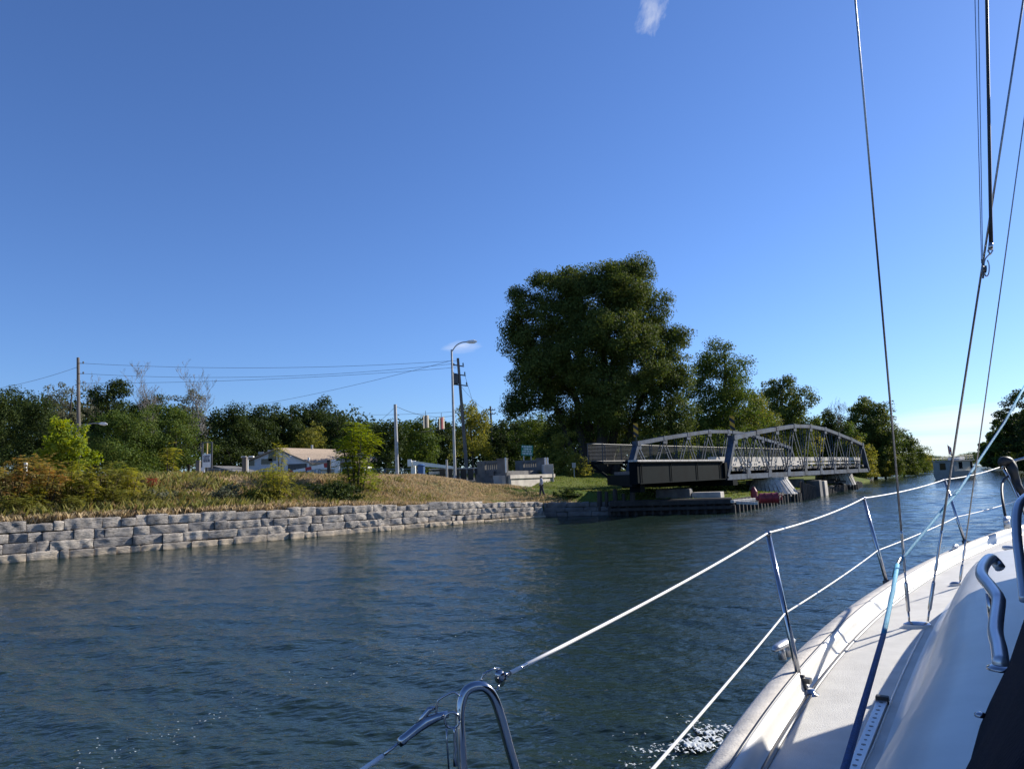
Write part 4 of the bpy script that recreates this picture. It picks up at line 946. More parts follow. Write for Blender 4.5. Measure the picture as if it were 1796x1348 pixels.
# ------------------------------------------------------------------ poles, lamps, wires
def pole(name, lb, cat, ub, vb, ut, vt, d, r0, r1, mt, grp=None):
    b0 = bank(ub, vb, d); tp = at(ut, vt, d); t = thing(name, lb, cat, b0, grp); m_ = MB()
    m_.tube([b0-Vector((0, 0, .5)), b0.lerp(tp, .5), tp], [r0, (r0+r1)/2, r1], 10); m_.build('shaft', MT[mt], t, smooth=False); return t, b0, tp
def lamp_arm(t, pts, d, mt='polegrey', rad=.045):
    q = smooth_path([at(u, v, d) for u, v in pts], 6); m_ = MB(); m_.tube(q, rad, 6); a_ = m_.build('lamp_arm', MT[mt], t)
    e = q[-1]; dr = (q[-1]-q[-3]).normalized(); m_ = MB(); m_.tube([e-dr*.1, e+dr*.12, e+dr*.5, e+dr*.72], [.05, .13, .15, .05], 8, flat=.6); m_.build('lamp_head', MT['white'], t)
    return a_
P1, p1b, p1t = pole('utility_pole', 'tall wooden utility pole with curved lamp arm, left of the photo', 'utility pole', 141, 800, 137, 627, 68, .19, .13, 'polewood', 'wooden utility poles')
lamp_arm(P1, ((139.5, 751), (150, 746), (163, 742), (175, 742.5)), 67.7)
m_ = MB()
for v in (637, 655, 672):
    a_, b_ = at(137.4, v, 68), at(146, v, 67.6); m_.bar(a_, b_, .05, .05); m_.lathe(b_+Vector((0, 0, -.04)), [(.03, 0), (.09, .03), (.05, .1), (.09, .13), (.04, .22)], 8)
m_.build('insulators', MT['dkmetal'], P1)
P2, p2b, p2t = pole('signal_pole', 'short grey steel pole standing on the grassy crest', 'pole', 697, 834, 693, 709, 52, .14, .11, 'polegrey')
P3, p3b, p3t = pole('street_lamp', 'tall thin steel street lamp with arm and white head', 'street lamp', 798, 834, 792, 613, 55, .115, .075, 'polegrey')
lamp_arm(P3, ((792.2, 617), (800, 606), (810, 600.5), (820, 599.5)), 55)
P4, p4b, p4t = pole('utility_pole', 'leaning wooden utility pole with transformer beside the street lamp', 'utility pole', 819.5, 826, 803, 628, 66, .18, .12, 'polewood', 'wooden utility poles')
def lp(v): return at(803+(v-628)*(16.5/198), v, 66)
m_ = MB(); c_ = lp(664)+Vector((-.35, -.1, 0)); m_.lathe(c_-Vector((0, 0, .5)), [(.2, 0), (.26, .05), (.26, .85), (.2, .95), (.08, 1.0)], 14); m_.build('transformer', MT['dkmetal'], P4)
m_ = MB()
for v, w_ in ((641, .5), (657, .6), (675, .7)):
    m_.bar(lp(v)+Vector((-w_, 0, .1)), lp(v)+Vector((w_, 0, -.1)), .09, .1)
    for s in (-1, 1): m_.lathe(lp(v)+Vector((s*w_*.85, 0, 0)), [(.03, -.02), (.07, .05), (.04, .12), (.07, .15), (.03, .26)], 7)
m_.build('crossarms', MT['dkmetal'], P4)
P5, p5b, p5t = pole('utility_pole', 'distant dark utility pole with two crossarms above the parapet', 'utility pole', 866, 812, 860, 712, 118, .2, .15, 'polewood', 'wooden utility poles')
m_ = MB()
for v in (719, 726):
    c_ = at(860.5, v, 118); m_.bar(c_-Vector((.75, 0, 0)), c_+Vector((.75, 0, 0)), .1, .12)
    for s in (-.7, -.35, .35, .7): m_.lathe(c_+Vector((s, 0, .05)), [(.05, 0), (.05, .2), (.02, .26)], 6)
m_.build('crossarms', MT['polewood'], P5)
def wire(p, q, drop, lb, rad=.014):
    m_ = MB(); m_.tube(sag(p, q, drop, 20), rad, 4); tag(m_.build('overhead_wire', MT['dkmetal'], None), lb, 'wire', 'overhead wires between the poles')
hid = lambda s: Vector((0, 0, s))
wire(at(146, 637, 67.6), at(803, 632, 66), .55, 'top overhead wire from the left pole to the leaning pole')
wire(at(146, 655, 67.6), lp(641)+Vector((-.4, 0, .2)), .75, 'second overhead wire from the left pole to the leaning pole')
wire(at(146, 672, 67.6), lp(644)+Vector((-.2, 0, 0)), .35, 'lowest overhead wire on the left pole, rising to the right')
wire(at(137.4, 643, 68), at(-60, 690, 62), .3, 'overhead wire running left from the tall pole out of the photo')
wire(at(360, 722, 96), at(792, 632, 55), .5, 'thin wire climbing from the tree line to the street lamp')
wire(p2t-hid(.1), at(793.5, 729, 55), .35, 'span wire between the short grey pole and the street lamp')
wire(at(693.5, 713, 52), at(655, 745, 60), .1, 'guy wire dropping left from the short grey pole')
wire(at(546, 722, 90), at(793, 722, 62), .3, 'thin level wire passing behind the short grey pole', .012)
wire(lp(675), at(860, 719, 118), .6, 'wire from the leaning pole back to the distant pole')
wire(lp(657)+Vector((.5, 0, 0)), at(838, 728, 84), .2, 'guy wire down the right side of the leaning pole')
# traffic signals on a span
MT['cream'] = mat('cream_board', (.62, .56, .42), (.52, .46, .34), rough=.6)
sgr = 'traffic signals facing the bridge approach'
for (u, vt, vb, lb) in ((746.5, 729, 750, 'left traffic signal hanging above the bank'), (774, 732, 752, 'right traffic signal hanging beside the street lamp')):
    tp, bt = at(u, vt, 53.5), at(u, vb, 53.5); c_ = (tp+bt)/2; h_ = tp.z-bt.z; t = thing('traffic_signal', lb, 'traffic light', c_, sgr)
    rz = Matrix.Rotation(R(52), 3, 'Z')
    m_ = MB(); m_.box(c_, (.17, .24, h_), rz); m_.build('housing', MT['maroon' if u > 760 else 'dkmetal'], t)
    for s in (-1, 1): m_ = MB(); m_.box(c_+rz @ Vector((s*.19, -.05, .03*s)), (.17, .03, h_*1.04), rz); m_.build('backboard', MT['cream'], t)
    m_ = MB()
    for k in (-1, 0, 1): m_.lathe(c_+rz @ Vector((.0, .12, k*h_*.3)), [(.07, 0), (.09, .08), (.085, .16)], 10, rz @ Matrix.Rotation(R(-90), 3, 'X'))
    m_.build('lens_hoods', MT['dkmetal'], t)
    m_ = MB(); sp_ = p2t.lerp(at(793.5, 729, 55), (u-693)/(100.5)); m_.tube([tp, Vector((tp.x, tp.y, sp_.z-.02))], .02, 5); m_.build('hanger', MT['dkmetal'], t)
sa_ = thing('signal_cable', 'dark slim lower span carrying signal cables left of the street lamp', 'cable', at(796, 748, 55)); m_ = MB(); m_.tube(sag(at(738, 757, 53.5), at(796.5, 748, 55), .05), .03, 5); m_.build('cable', MT['dkmetal'], sa_)
# gate arms
def gate(name, lb, u0, v0, u1, v1, d, cw, stripe=False):
    a_, b_ = at(u0, v0, d), at(u1, v1, d); t = thing(name, lb, 'barrier gate', a_, 'road barrier gates'); L_ = (b_-a_).length
    m_ = MB(); n = 8
    for k in range(n):
        if stripe and k % 3 == 1: continue
        p, q = a_.lerp(b_, k/n), a_.lerp(b_, (k+1)/n); hgt = .36*(1-.5*(k+.5)/n); m_.bar(p, q, .07, hgt)
    m_.build('boom', MT['white'], t)
    if stripe:
        m_ = MB()
        for k in range(1, n, 3):
            p, q = a_.lerp(b_, k/n), a_.lerp(b_, (k+1)/n); m_.bar(p, q, .07, .36*(1-.5*(k+.5)/n))
        m_.build('boom_stripes', MT['red'], t)
    e = a_ if cw == 0 else b_
    m_ = MB(); zg = land(e.x, e.y); m_.box(Vector((e.x, e.y+.3, (e.z+.2+zg-.3)/2)), (.36, .4, e.z+.2-zg+.3)); m_.build('pedestal', MT['white'], t, bevel=.03)
    m_ = MB(); m_.box(e+Vector((-.25 if cw == 0 else .25, 0, .02)), (.3, .2, .55)); m_.build('counterweight', MT['white'], t, bevel=.02)
gate('barrier_gate', 'white barrier gate arm reaching right from beside the blue bin', 724, 812, 800, 820, 57, 0)
gate('barrier_gate', 'red and white barrier gate arm raised in front of the house', 590, 812, 503, 829, 58, 0, True)
bn = bank(739, 833, 54.5); bi = thing('bin', 'blue plastic bin standing on the crest beside the white gate', 'bin', bn); zt = at(739, 815.5, 54.5).z
blu = mat('blue_plastic', (.05, .13, .30), (.04, .10, .24), rough=.5)
m_ = MB(); m_.lathe(bn-Vector((0, 0, .2)), [(.22, 0), (.25, .1), (.28, zt-bn.z+.1), (.30, zt-bn.z+.13)], 14); m_.build('body', blu, bi)
m_ = MB(); m_.lathe(Vector((bn.x, bn.y, zt-.06)), [(.31, 0), (.32, .05), (.23, .12), (.08, .15)], 14); m_.build('lid', blu, bi)
def post(name, lb, u, vb, vt, d, w_, mt, cat='post', cap=False):
    p = bank(u, vb, d); zt = at(u, vt, d).z; t = thing(name, lb, cat, p); m_ = MB(); m_.box(Vector((p.x, p.y, (zt+p.z)/2-.15)), (w_, w_, zt-p.z+.3)); m_.build('shaft', MT[mt], t, bevel=.01)
    m_ = MB(); m_.box(Vector((p.x, p.y, zt+.03)), (w_*1.25, w_*1.25, .06), taper=.7); m_.build('cap', MT[mt], t); return t
post('marker_post', 'slim pale post on the crest left of the street lamp', 784, 836, 807, 54, .14, 'palewood')
post('fence_post', 'weathered square wooden post left of the notice board', 347, 846, 809, 47, .24, 'polewood')
post('gate_post', 'thick grey wooden gate post left of the house', 429, 840, 802, 53, .30, 'polewood')
post('fence_post', 'dark wooden post with broken top in front of the house', 577, 838, 808, 50, .22, 'timber')
post('fence_post', 'white post among the sumac at the left of the photo', 44, 842, 812, 42, .14, 'white')
# lamp with two white heads by the gate post
b0 = bank(434, 838, 54); zt = at(434, 801, 54).z; tl = thing('twin_lamp', 'white post with two flat lamp heads left of the house', 'lamp', b0); m_ = MB(); m_.tube([b0-Vector((0, 0, .3)), Vector((b0.x, b0.y, zt))], .06, 8); m_.build('post', MT['white'], tl)
for s in (-1, 1): m_ = MB(); m_.box(Vector((b0.x+s*.28, b0.y, zt)), (.34, .3, .11)); m_.build('lamp_head', MT['white'], tl, bevel=.03)
# low white pipe barrier and mesh fence
a_, b_ = at(364, 832.5, 55), at(424, 832.5, 55); pb = thing('pipe_barrier', 'low white pipe barrier right of the notice board', 'barrier', a_); m_ = MB(); m_.tube([a_, b_], .06, 8); m_.build('pipe', MT['white'], pb); m_ = MB()
for s in (.05, .45, .95): p = a_.lerp(b_, s); m_.tube([Vector((p.x, p.y, land(p.x, p.y)-.2)), p], .05, 6)
m_.build('supports', MT['white'], pb)
def fence(lb, ua, ub, vt, d, mt='polegrey'):
    a_, b_ = at(ua, vt, d), at(ub, vt, d); f_ = thing('chain_link_fence', lb, 'fence', (a_.x, a_.y, land(a_.x, a_.y)), 'chain-link fences behind the bank'); n = max(3, int((b_-a_).length/2.4)); m_ = MB()
    for k in range(n+1): p = a_.lerp(b_, k/n); m_.tube([Vector((p.x, p.y, land(p.x, p.y)-.2)), p], .032, 6)
    m_.build('posts', MT[mt], f_); m_ = MB(); zl = lambda p: land(p.x, p.y)
    m_.tube([a_, b_], .022, 5)
    L_ = (b_-a_).length; nd = int(L_/.16)
    for k in range(nd):
        for s in (-1, 1):
            x0 = k/nd; x1 = min(1, max(0, x0+s*.9/L_*1.0)); p, q = a_.lerp(b_, x0), a_.lerp(b_, x1); p = Vector((p.x, p.y, p.z-1.3)); m_.bar(p, q, .006, .006)
    m_.build('mesh', MT[mt], f_)
fence('chain-link fence between the notice board and the gate post', 364, 428, 822, 57)
fence('chain-link fence in front of the house garage', 520, 562, 822, 60)
fence('chain-link fence under the trees left of the short grey pole', 645, 735, 822, 66)
# ------------------------------------------------------------------ notice board with tall empty frame
MT['cream2'] = mat('ochre_pole', (.50, .36, .16), (.42, .30, .13)); b0 = bank(363, 840, 50); nb = thing('notice_board', 'white notice board with dark lettering under an empty metal frame', 'sign', b0); Z = lambda v: at(363, v, 50).z; X_ = lambda u: at(u, 815, 50).x
m_ = MB()
for u in (354.5, 371): m_.box(Vector((X_(u), b0.y, (Z(775)+Z(840))/2)) if u < 360 else Vector((X_(u), b0.y, (Z(775)+Z(822))/2)), (.10, .10, (Z(775)-Z(840)) if u < 360 else Z(775)-Z(822)))
m_.bar(Vector((X_(354.5), b0.y, Z(775.5))), Vector((X_(371), b0.y, Z(775.5))), .08, .07); m_.box(Vector((X_(362.5), b0.y+.05, Z(838)/2+Z(818)/2)), (.12, .1, Z(818)-Z(842))); m_.build('frame', MT['dkmetal'], nb)
m_ = MB(); m_.box(Vector((X_(362.4), b0.y+.04, (Z(776)+Z(796))/2)), (.07, .07, Z(776)-Z(796))); m_.build('flag_pole', MT['cream2'], nb)
m_ = MB(); m_.box(Vector((X_(363), b0.y-.03, (Z(796)+Z(819.5))/2)), (X_(370.3)-X_(355.8), .12, Z(796)-Z(819.5))); bo = m_.build('board', MT['white'], nb, bevel=.01)
m_ = MB(); r_ = np.random.default_rng(8); x0, x1 = X_(357.6), X_(369)
for v, h_ in ((799.5, .10), (802, .07), (804.2, .05), (807, .13), (809.3, .06)):   # rows of lettering too small to read
    x = x0
    while x < x1-.03:
        w_ = min(r_.uniform(.03, .09), x1-x); m_.box(Vector((x+w_/2, b0.y-.096, Z(v))), (w_, .008, h_)); x += w_+r_.uniform(.015, .05)
m_.build('lettering', mat('dark_blue_letters', (.03, .05, .10)), bo)
m_ = MB(); m_.box(Vector((X_(356.8), b0.y-.06, Z(823.5))), (.26, .1, .34)); m_.build('small_box', MT['white'], nb, bevel=.02)
# ------------------------------------------------------------------ green road sign
gsn = mat('green_sign', (.02, .22, .13), (.015, .19, .11), rough=.4); Z = lambda v: at(925, v, 70).z; X_ = lambda u: at(u, 800, 70).x; yb = 70
gb = thing('road_sign', 'green road sign with white lettering above the further parapet', 'road sign', (X_(925), yb, land(X_(925), yb)))
m_ = MB()
for u in (918.5, 931.5): m_.box(Vector((X_(u), yb+.06, (Z(782)+land(X_(u), yb)-.2)/2)), (.10, .08, Z(782)-land(X_(u), yb)+.2))
m_.build('posts', MT['palewood'], gb); m_ = MB(); m_.box(Vector((X_(925), yb, (Z(780.5)+Z(799))/2)), (X_(935)-X_(914.5), .03, Z(780.5)-Z(799)), Matrix.Rotation(R(4), 3, 'Y')); bo = m_.build('panel', gsn, gb)
m_ = MB(); r_ = np.random.default_rng(4)
for v, h_, xa, xb in ((783, .13, 916, 934), (787.2, .16, 919, 932), (791.2, .12, 916.5, 933), (795.6, .14, 917, 933)):
    x = X_(xa)
    while x < X_(xb)-.05:
        w_ = r_.uniform(.05, .13); m_.box(Vector((x+w_/2, yb-.025, Z(v)+(X_(925)-x)*.07)), (w_, .012, h_)); x += w_+r_.uniform(.03, .07)
m_.bar(Vector((X_(915.5), yb-.025, Z(793.6))), Vector((X_(934.5), yb-.025, Z(793.9))), .01, .025)
m_.build('lettering', MT['white'], bo)
p = bank(1007, 828, 68); sg = thing('small_sign', 'small white sign on a post left of the bridge railing', 'sign', p); zt = at(1007, 812, 68).z
m_ = MB(); m_.box(Vector((p.x, p.y, (zt+p.z)/2-.1)), (.07, .07, zt-p.z+.2)); m_.build('post', MT['polegrey'], sg); m_ = MB(); m_.box(Vector((p.x, p.y-.06, zt-.18)), (.34, .03, .46)); m_.build('panel', MT['polegrey'], sg)

# ------------------------------------------------------------------ white bungalow and low outbuilding
sid = mat('white_siding', (.66, .67, .70), (.58, .59, .62), rough=.6, nscale=.8); shg = mat('tan_shingles', (.40, .31, .23), (.27, .21, .16), rough=.9, nscale=6, bump=.3, bscale=14); wind = mat('window_glass', (.02, .022, .026), rough=.08)
hd_ = 92; U = lambda u, v: at(u, v, hd_)
hz0 = land(U(480, 830).x, hd_)
h0 = thing('house', 'white bungalow with tan shingle roof beyond the bank crest', 'house', Vector((U(500, 830).x, hd_, hz0)))
xl, xr = U(432, 810).x, U(528, 810).x; ze, zr = U(480, 809).z, U(480, 787.5).z; xm = U(487, 790).x; y0 = hd_; y1 = hd_+11; dxr = 6.0
m_ = MB(); m_.prism([(xl, y0, hz0-.3), (xr, y0, hz0-.3), (xr, y0, ze), (xm, y0, zr-.12), (xl, y0, ze)], (dxr, y1-y0, 0)); m_.build('wall', sid, h0)
m_ = MB(); ov = .45
for (xa, za_, xb, zb_) in ((xl-ov, ze-.16, xm, zr), (xm, zr, xr+ov, ze-.16)):
    m_.prism([(xa, y0-ov, za_), (xb, y0-ov, zb_), (xb, y0-ov, zb_+.16), (xa, y0-ov, za_+.16)], (dxr*1.08, (y1-y0)+2*ov, 0))
rf = m_.build('roof', shg, h0)
m_ = MB(); c_ = U(528, 782); m_.box(Vector((c_.x, hd_+5, U(528, 786).z)), (.22, .3, 1.3)); m_.build('chimney', MT['polegrey'], rf)
for (u, v, w_, hh, lb) in ((440, 811, .95, .8, 0), (478, 799, 1.0, 1.3, 0), (468, 809, 1.4, .7, 0)):
    c_ = U(u, v); f = MB(); f.box(Vector((c_.x, y0-.03, c_.z)), (w_+.16, .06, hh+.16)); fo = f.build('window', MT['white'], h0); g = MB(); g.box(Vector((c_.x, y0-.065, c_.z)), (w_, .03, hh)); g.build('pane', wind, fo)
c_ = U(458, 794); m_ = MB(); m_.box(Vector((c_.x, y0-.03, c_.z)), (.7, .05, .3)); m_.build('gable_vent', MT['polegrey'], h0)
# garage wing in front
gx0, gx1 = U(499, 820).x, U(541, 820).x; gy = hd_-5; Ug = lambda u, v: at(u, v, gy); gx0, gx1 = Ug(499, 820).x, Ug(541, 820).x; gzr, gze = Ug(507, 797.5).z, Ug(540, 811).z
m_ = MB(); m_.prism([(gx0, gy, hz0-.3), (gx1, gy, hz0-.3), (gx1, gy, gze), (Ug(508, 800).x, gy, gzr-.1), (gx0, gy, gzr-.35)], (3.2, 4.95, 0)); m_.build('garage_wall', sid, h0)
m_ = MB()
m_.prism([(Ug(508, 800).x, gy-.4, gzr), (gx1+.4, gy-.4, gze-.18), (gx1+.4, gy-.4, gze-.02), (Ug(508, 800).x, gy-.4, gzr+.16)], (7.2, 8.5, .12)); m_.build('garage_roof', shg, h0)
m_ = MB(); m_.box(Vector(((gx0+gx1)/2+.1, gy-.03, Ug(520, 822).z)), (2.2, .05, 1.2)); m_.build('garage_door', MT['dkmetal'], h0)
m_ = MB(); m_.box(Vector((gx1+.06, gy-.1, Ug(540, 820).z)), (.22, .22, 2.4)); m_.build('porch_post', MT['white'], h0)
# long low carport right of the house
cp = thing('carport', 'long low white carport right of the house, behind the sapling', 'carport', Vector((U(600, 828).x, 84, hz0))); C2 = lambda u, v: at(u, v, 84)
m_ = MB(); m_.box(Vector(((C2(556, 820).x+C2(642, 820).x)/2, 85.5, C2(600, 820.5).z)), (C2(642, 820).x-C2(556, 820).x, 3.6, .16)); m_.build('roof', MT['white'], cp)
m_ = MB()
for u in (557, 578, 600, 621, 641): m_.box(Vector((C2(u, 820).x, 83.8, (C2(u, 821).z+hz0)/2-.1)), (.12, .12, C2(u, 821).z-hz0+.2))
m_.build('posts', MT['white'], cp); m_ = MB(); m_.box(Vector(((C2(557, 820).x+C2(578, 820).x)/2, 84.6, C2(566, 828.5).z)), (C2(577, 820).x-C2(558, 820).x, .12, .9)); m_.build('wall_panel', MT['white'], cp)
m_ = MB(); m_.box(Vector(((C2(580, 820).x+C2(640, 820).x)/2, 86.9, C2(566, 826).z)), (C2(640, 820).x-C2(580, 820).x, .1, 1.1)); m_.build('back_wall', MT['concdark'], cp)
ob = thing('outbuilding', 'low building with a sloping dark grey roof behind the notice board', 'outbuilding', Vector((U(395, 830).x, 78, land(U(395, 830).x, 78)))); C3 = lambda u, v: at(u, v, 78)
m_ = MB(); m_.prism([(C3(360, 816).x, 78, C3(360, 815).z), (C3(424, 832).x, 78, C3(424, 831).z), (C3(424, 832).x, 78, C3(424, 829.5).z), (C3(360, 816).x, 78, C3(360, 813).z)], (-2.4, 5, .1)); m_.build('roof', MT['concdark'], ob)
m_ = MB(); zz = land(C3(395, 830).x, 78); m_.prism([(C3(362, 816).x, 78.3, zz-.3), (C3(415, 816).x, 78.3, zz-.3), (C3(415, 816).x, 78.3, C3(415, 829.5).z), (C3(362, 816).x, 78.3, C3(362, 816).z)], (1, 6, 0)); m_.build('wall', MT['concdark'], ob)

# ------------------------------------------------------------------ person walking along the wall
def skin_body(name, joints, edges, mt, parent, sub=2):
    me = bpy.data.meshes.new(name+'_cage'); me.from_pydata([j[0] for j in joints], edges, []); o = bpy.data.objects.new(name+'_cage', me); col.objects.link(o)
    sk = o.modifiers.new('skin', 'SKIN'); sv = me.skin_vertices[0].data if me.skin_vertices else None
    if sv is None:
        import bmesh
        bm = bmesh.new(); bm.from_mesh(me); bm.verts.layers.skin.verify(); bm.to_mesh(me); bm.free(); sv = me.skin_vertices[0].data
    for i_, j in enumerate(joints):
        sv[i_].radius = (j[1], j[1]) if not isinstance(j[1], tuple) else j[1]; sv[i_].use_root = (i_ == 0)
    s2 = o.modifiers.new('sub', 'SUBSURF'); s2.levels = sub; s2.render_levels = sub
    dg = bpy.context.evaluated_depsgraph_get(); me2 = bpy.data.meshes.new_from_object(o.evaluated_get(dg)); me2.name = name
    bpy.data.objects.remove(o); bpy.data.meshes.remove(me)
    for p in me2.polygons: p.use_smooth = True
    me2.materials.clear()
    return link_mesh(name, me2, mt, parent)
pp, pd_ = hit(950.5, 871, 45, 70); pt = at(950, 832.8, pd_); hh = pt.z-pp.z
person = thing('person', 'person with dark hair in a pale jacket and dark trousers walking by the wall', 'person', pp)
k_ = hh/1.72
J = lambda x, y, z: (x*k_, y*k_, z*k_)
# facing left-forward, mid stride; x right, y away, z up
skn = mat('skin', (.42, .26, .19)); 
body = [(J(0, 0, .95), .11*k_), (J(.01, 0, 1.12), .125*k_), (J(.0, 0, 1.33), (.15*k_, .11*k_)), (J(-.01, 0, 1.46), .06*k_), (J(-.03, 0, 1.53), .05*k_), (J(-.045, 0, 1.60), .083*k_), (J(-.045, 0, 1.67), .07*k_),
        (J(.02, -.17, 1.38), .055*k_), (J(.09, -.22, 1.12), .042*k_), (J(-.03, -.23, .92), .034*k_), (J(-.08, -.22, .84), .028*k_),
        (J(.0, .17, 1.38), .055*k_), (J(-.03, .22, 1.12), .042*k_), (J(-.16, .20, .96), .034*k_), (J(-.21, .19, .90), .028*k_),
        (J(.0, -.09, .88), .085*k_), (J(.08, -.10, .50), .062*k_), (J(.20, -.10, .14), .04*k_), (J(.13, -.10, .03), .035*k_), (J(.05, -.10, .02), .03*k_),
        (J(.0, .09, .88), .085*k_), (J(-.10, .10, .50), .062*k_), (J(-.14, .10, .10), .04*k_), (J(-.18, .10, .035), .038*k_), (J(-.30, .10, .03), .03*k_)]
ed = [(0, 1), (1, 2), (2, 3), (3, 4), (4, 5), (5, 6), (2, 7), (7, 8), (8, 9), (9, 10), (2, 11), (11, 12), (12, 13), (13, 14), (0, 15), (15, 16), (16, 17), (17, 18), (18, 19), (0, 20), (20, 21), (21, 22), (22, 23), (23, 24)]
skin_body('body', body, ed, skn, person)
up = [0, 1, 2, 3, 7, 8, 9, 11, 12, 13]; mp_ = {j: i for i, j in enumerate(up)}; inf = lambda r: tuple(x+.04*k_ for x in r) if isinstance(r, tuple) else r+.033*k_
skin_body('jacket', [(body[j][0], inf(body[j][1])) for j in up], [(mp_[a], mp_[b]) for a, b in ed if a in mp_ and b in mp_], mat('pale_jacket', (.52, .50, .49), (.40, .38, .38), rough=.9), person)
lo_ = [0, 15, 16, 17, 20, 21, 22]; mp_ = {j: i for i, j in enumerate(lo_)}
skin_body('trousers', [(body[j][0], inf(body[j][1])) for j in lo_], [(mp_[a], mp_[b]) for a, b in ed if a in mp_ and b in mp_], mat('dark_trousers', (.035, .035, .05), rough=.9), person)
skin_body('hair', [(J(-.025, 0, 1.655), .082*k_), (J(.02, 0, 1.61), .075*k_), (J(.05, 0, 1.52), .05*k_)], [(0, 1), (1, 2)], mat('dark_hair', (.03, .02, .015), rough=.7), person)
for a_, b_ in ((18, 19), (23, 24)): skin_body('shoe', [(body[a_][0], .05*k_), (body[b_][0], .045*k_)], [(0, 1)], MT['blackrub'], person)

# ------------------------------------------------------------------ motorboat down the canal
bc = onz(1680, 839.5, 0.0); mbt = thing('motorboat', 'grey cabin cruiser with red and white flag going down the canal', 'motorboat', bc)
yaw = R(31.4+26); fx = Vector((math.sin(yaw), math.cos(yaw), 0)); sx_ = Vector((fx.y, -fx.x, 0)); k_ = bc.y/105.0
gh = mat('grey_hull_paint', (.34, .36, .35), (.28, .30, .29), rough=.4); gc = mat('cream_cabin', (.62, .58, .47), (.55, .51, .42), rough=.5)
bp_ = lambda f, s, z: bc+fx*(f*k_)+sx_*(s*k_)+Vector((0, 0, z*k_))
m_ = MB(); secs = [(-3.6, 1.45, 1.15), (-2, 1.55, 1.15), (0, 1.6, 1.2), (2, 1.45, 1.3), (3.4, .9, 1.45), (4.3, .12, 1.6)]; V = []; n = 7
for f, hw, sh in secs:
    for (a_, z) in ((-1, sh), (-.97, .5), (-.8, -.1), (0, -.4), (.8, -.1), (.97, .5), (1, sh)): V.append(bp_(f, hw*a_, z))
Fs = [(i*n+j, i*n+j+1, (i+1)*n+j+1, (i+1)*n+j) for i in range(len(secs)-1) for j in range(n-1)] + [tuple(range(n-1, -1, -1)), tuple((len(secs)-1)*n+j for j in range(n))] + [(i*n, (i+1)*n, (i+1)*n+n-1, i*n+n-1) for i in range(len(secs)-1)]
m_.add(V, Fs); m_.build('hull', gh, mbt)
def bbox(m_, f0, f1, s0, s1, z0, z1): m_.prism([bp_(f0, s0, z0), bp_(f1, s0, z0), bp_(f1, s1, z0), bp_(f0, s1, z0)], (0, 0, (z1-z0)*k_))
m_ = MB(); bbox(m_, -2.9, 1.9, -1.3, 1.3, 1.12, 2.55); cb = m_.build('cabin', gc, mbt)
m_ = MB(); bbox(m_, -3.5, -2.75, -1.42, 1.42, 1.1, 2.5); m_.build('aft_bulkhead', gh, mbt)
m_ = MB(); bbox(m_, -3.6, 2.3, -1.5, 1.5, 2.55, 2.68); m_.build('cabin_roof', MT['concrete'], mbt)
for f0, f1 in ((-2.0, -1.0), (1.2, 1.75)): m_ = MB(); bbox(m_, f0, f1, 1.29, 1.32, 1.45, 2.4); m_.build('window', wind, cb)
m_ = MB(); bbox(m_, -3.52, -3.49, -.5, .3, 1.35, 2.3); m_.build('aft_door', wind, mbt)
m_ = MB()
for s in (-1.4, 1.4):
    for f in np.linspace(-3.5, 2.0, 7): m_.tube([bp_(f, s, 2.66), bp_(f, s, 3.25)], .022, 5)
    m_.tube([bp_(-3.5, s, 3.25), bp_(2.0, s, 3.25)], .022, 5); m_.tube([bp_(-3.5, s, 2.95), bp_(2.0, s, 2.95)], .016, 5)
m_.tube([bp_(-3.5, -1.4, 3.25), bp_(-3.5, 1.4, 3.25)], .022, 5); m_.build('roof_rail', MT['white'], mbt)
m_ = MB(); bbox(m_, -.6, .9, -.8, .8, 2.66, 3.1); m_.build('roof_locker', MT['white'], mbt, bevel=.04)
m_ = MB(); m_.tube([bp_(-2.6, .5, 2.6), bp_(-2.8, .5, 4.9)], .028, 6); m_.build('flag_staff', MT['white'], mbt)
fv = lambda s, z: bp_(-2.75, .5, 0)+Vector((s*.5*k_, -.06*math.sin(s*5)*k_, z*k_))
for nm, s0, s1, mt in (('flag_red_band', .02, .27, 'red'), ('flag_white_band', .27, .75, 'white'), ('flag_red_band', .75, 1.0, 'red')):
    m_ = MB(); q = [fv(s0, 4.75-.35*s0), fv(s1, 4.75-.35*s1), fv(s1, 3.55-.3*s1), fv(s0, 3.55-.3*s0)]; m_.prism(q, (0, .012, 0)); m_.build(nm, MT[mt], mbt)
m_ = MB(); c_ = fv(.51, 4.0)+Vector((0, -.03, 0)); lf = []
for kk in range(22):
    th = 2*math.pi*kk/22; rr_ = (.15 if kk % 2 == 0 else .075)*k_; lf.append(c_+Vector((math.sin(th)*rr_*.8, 0, math.cos(th)*rr_)))
m_.prism(lf, (0, .01, 0)); m_.build('flag_leaf', MT['red'], mbt)
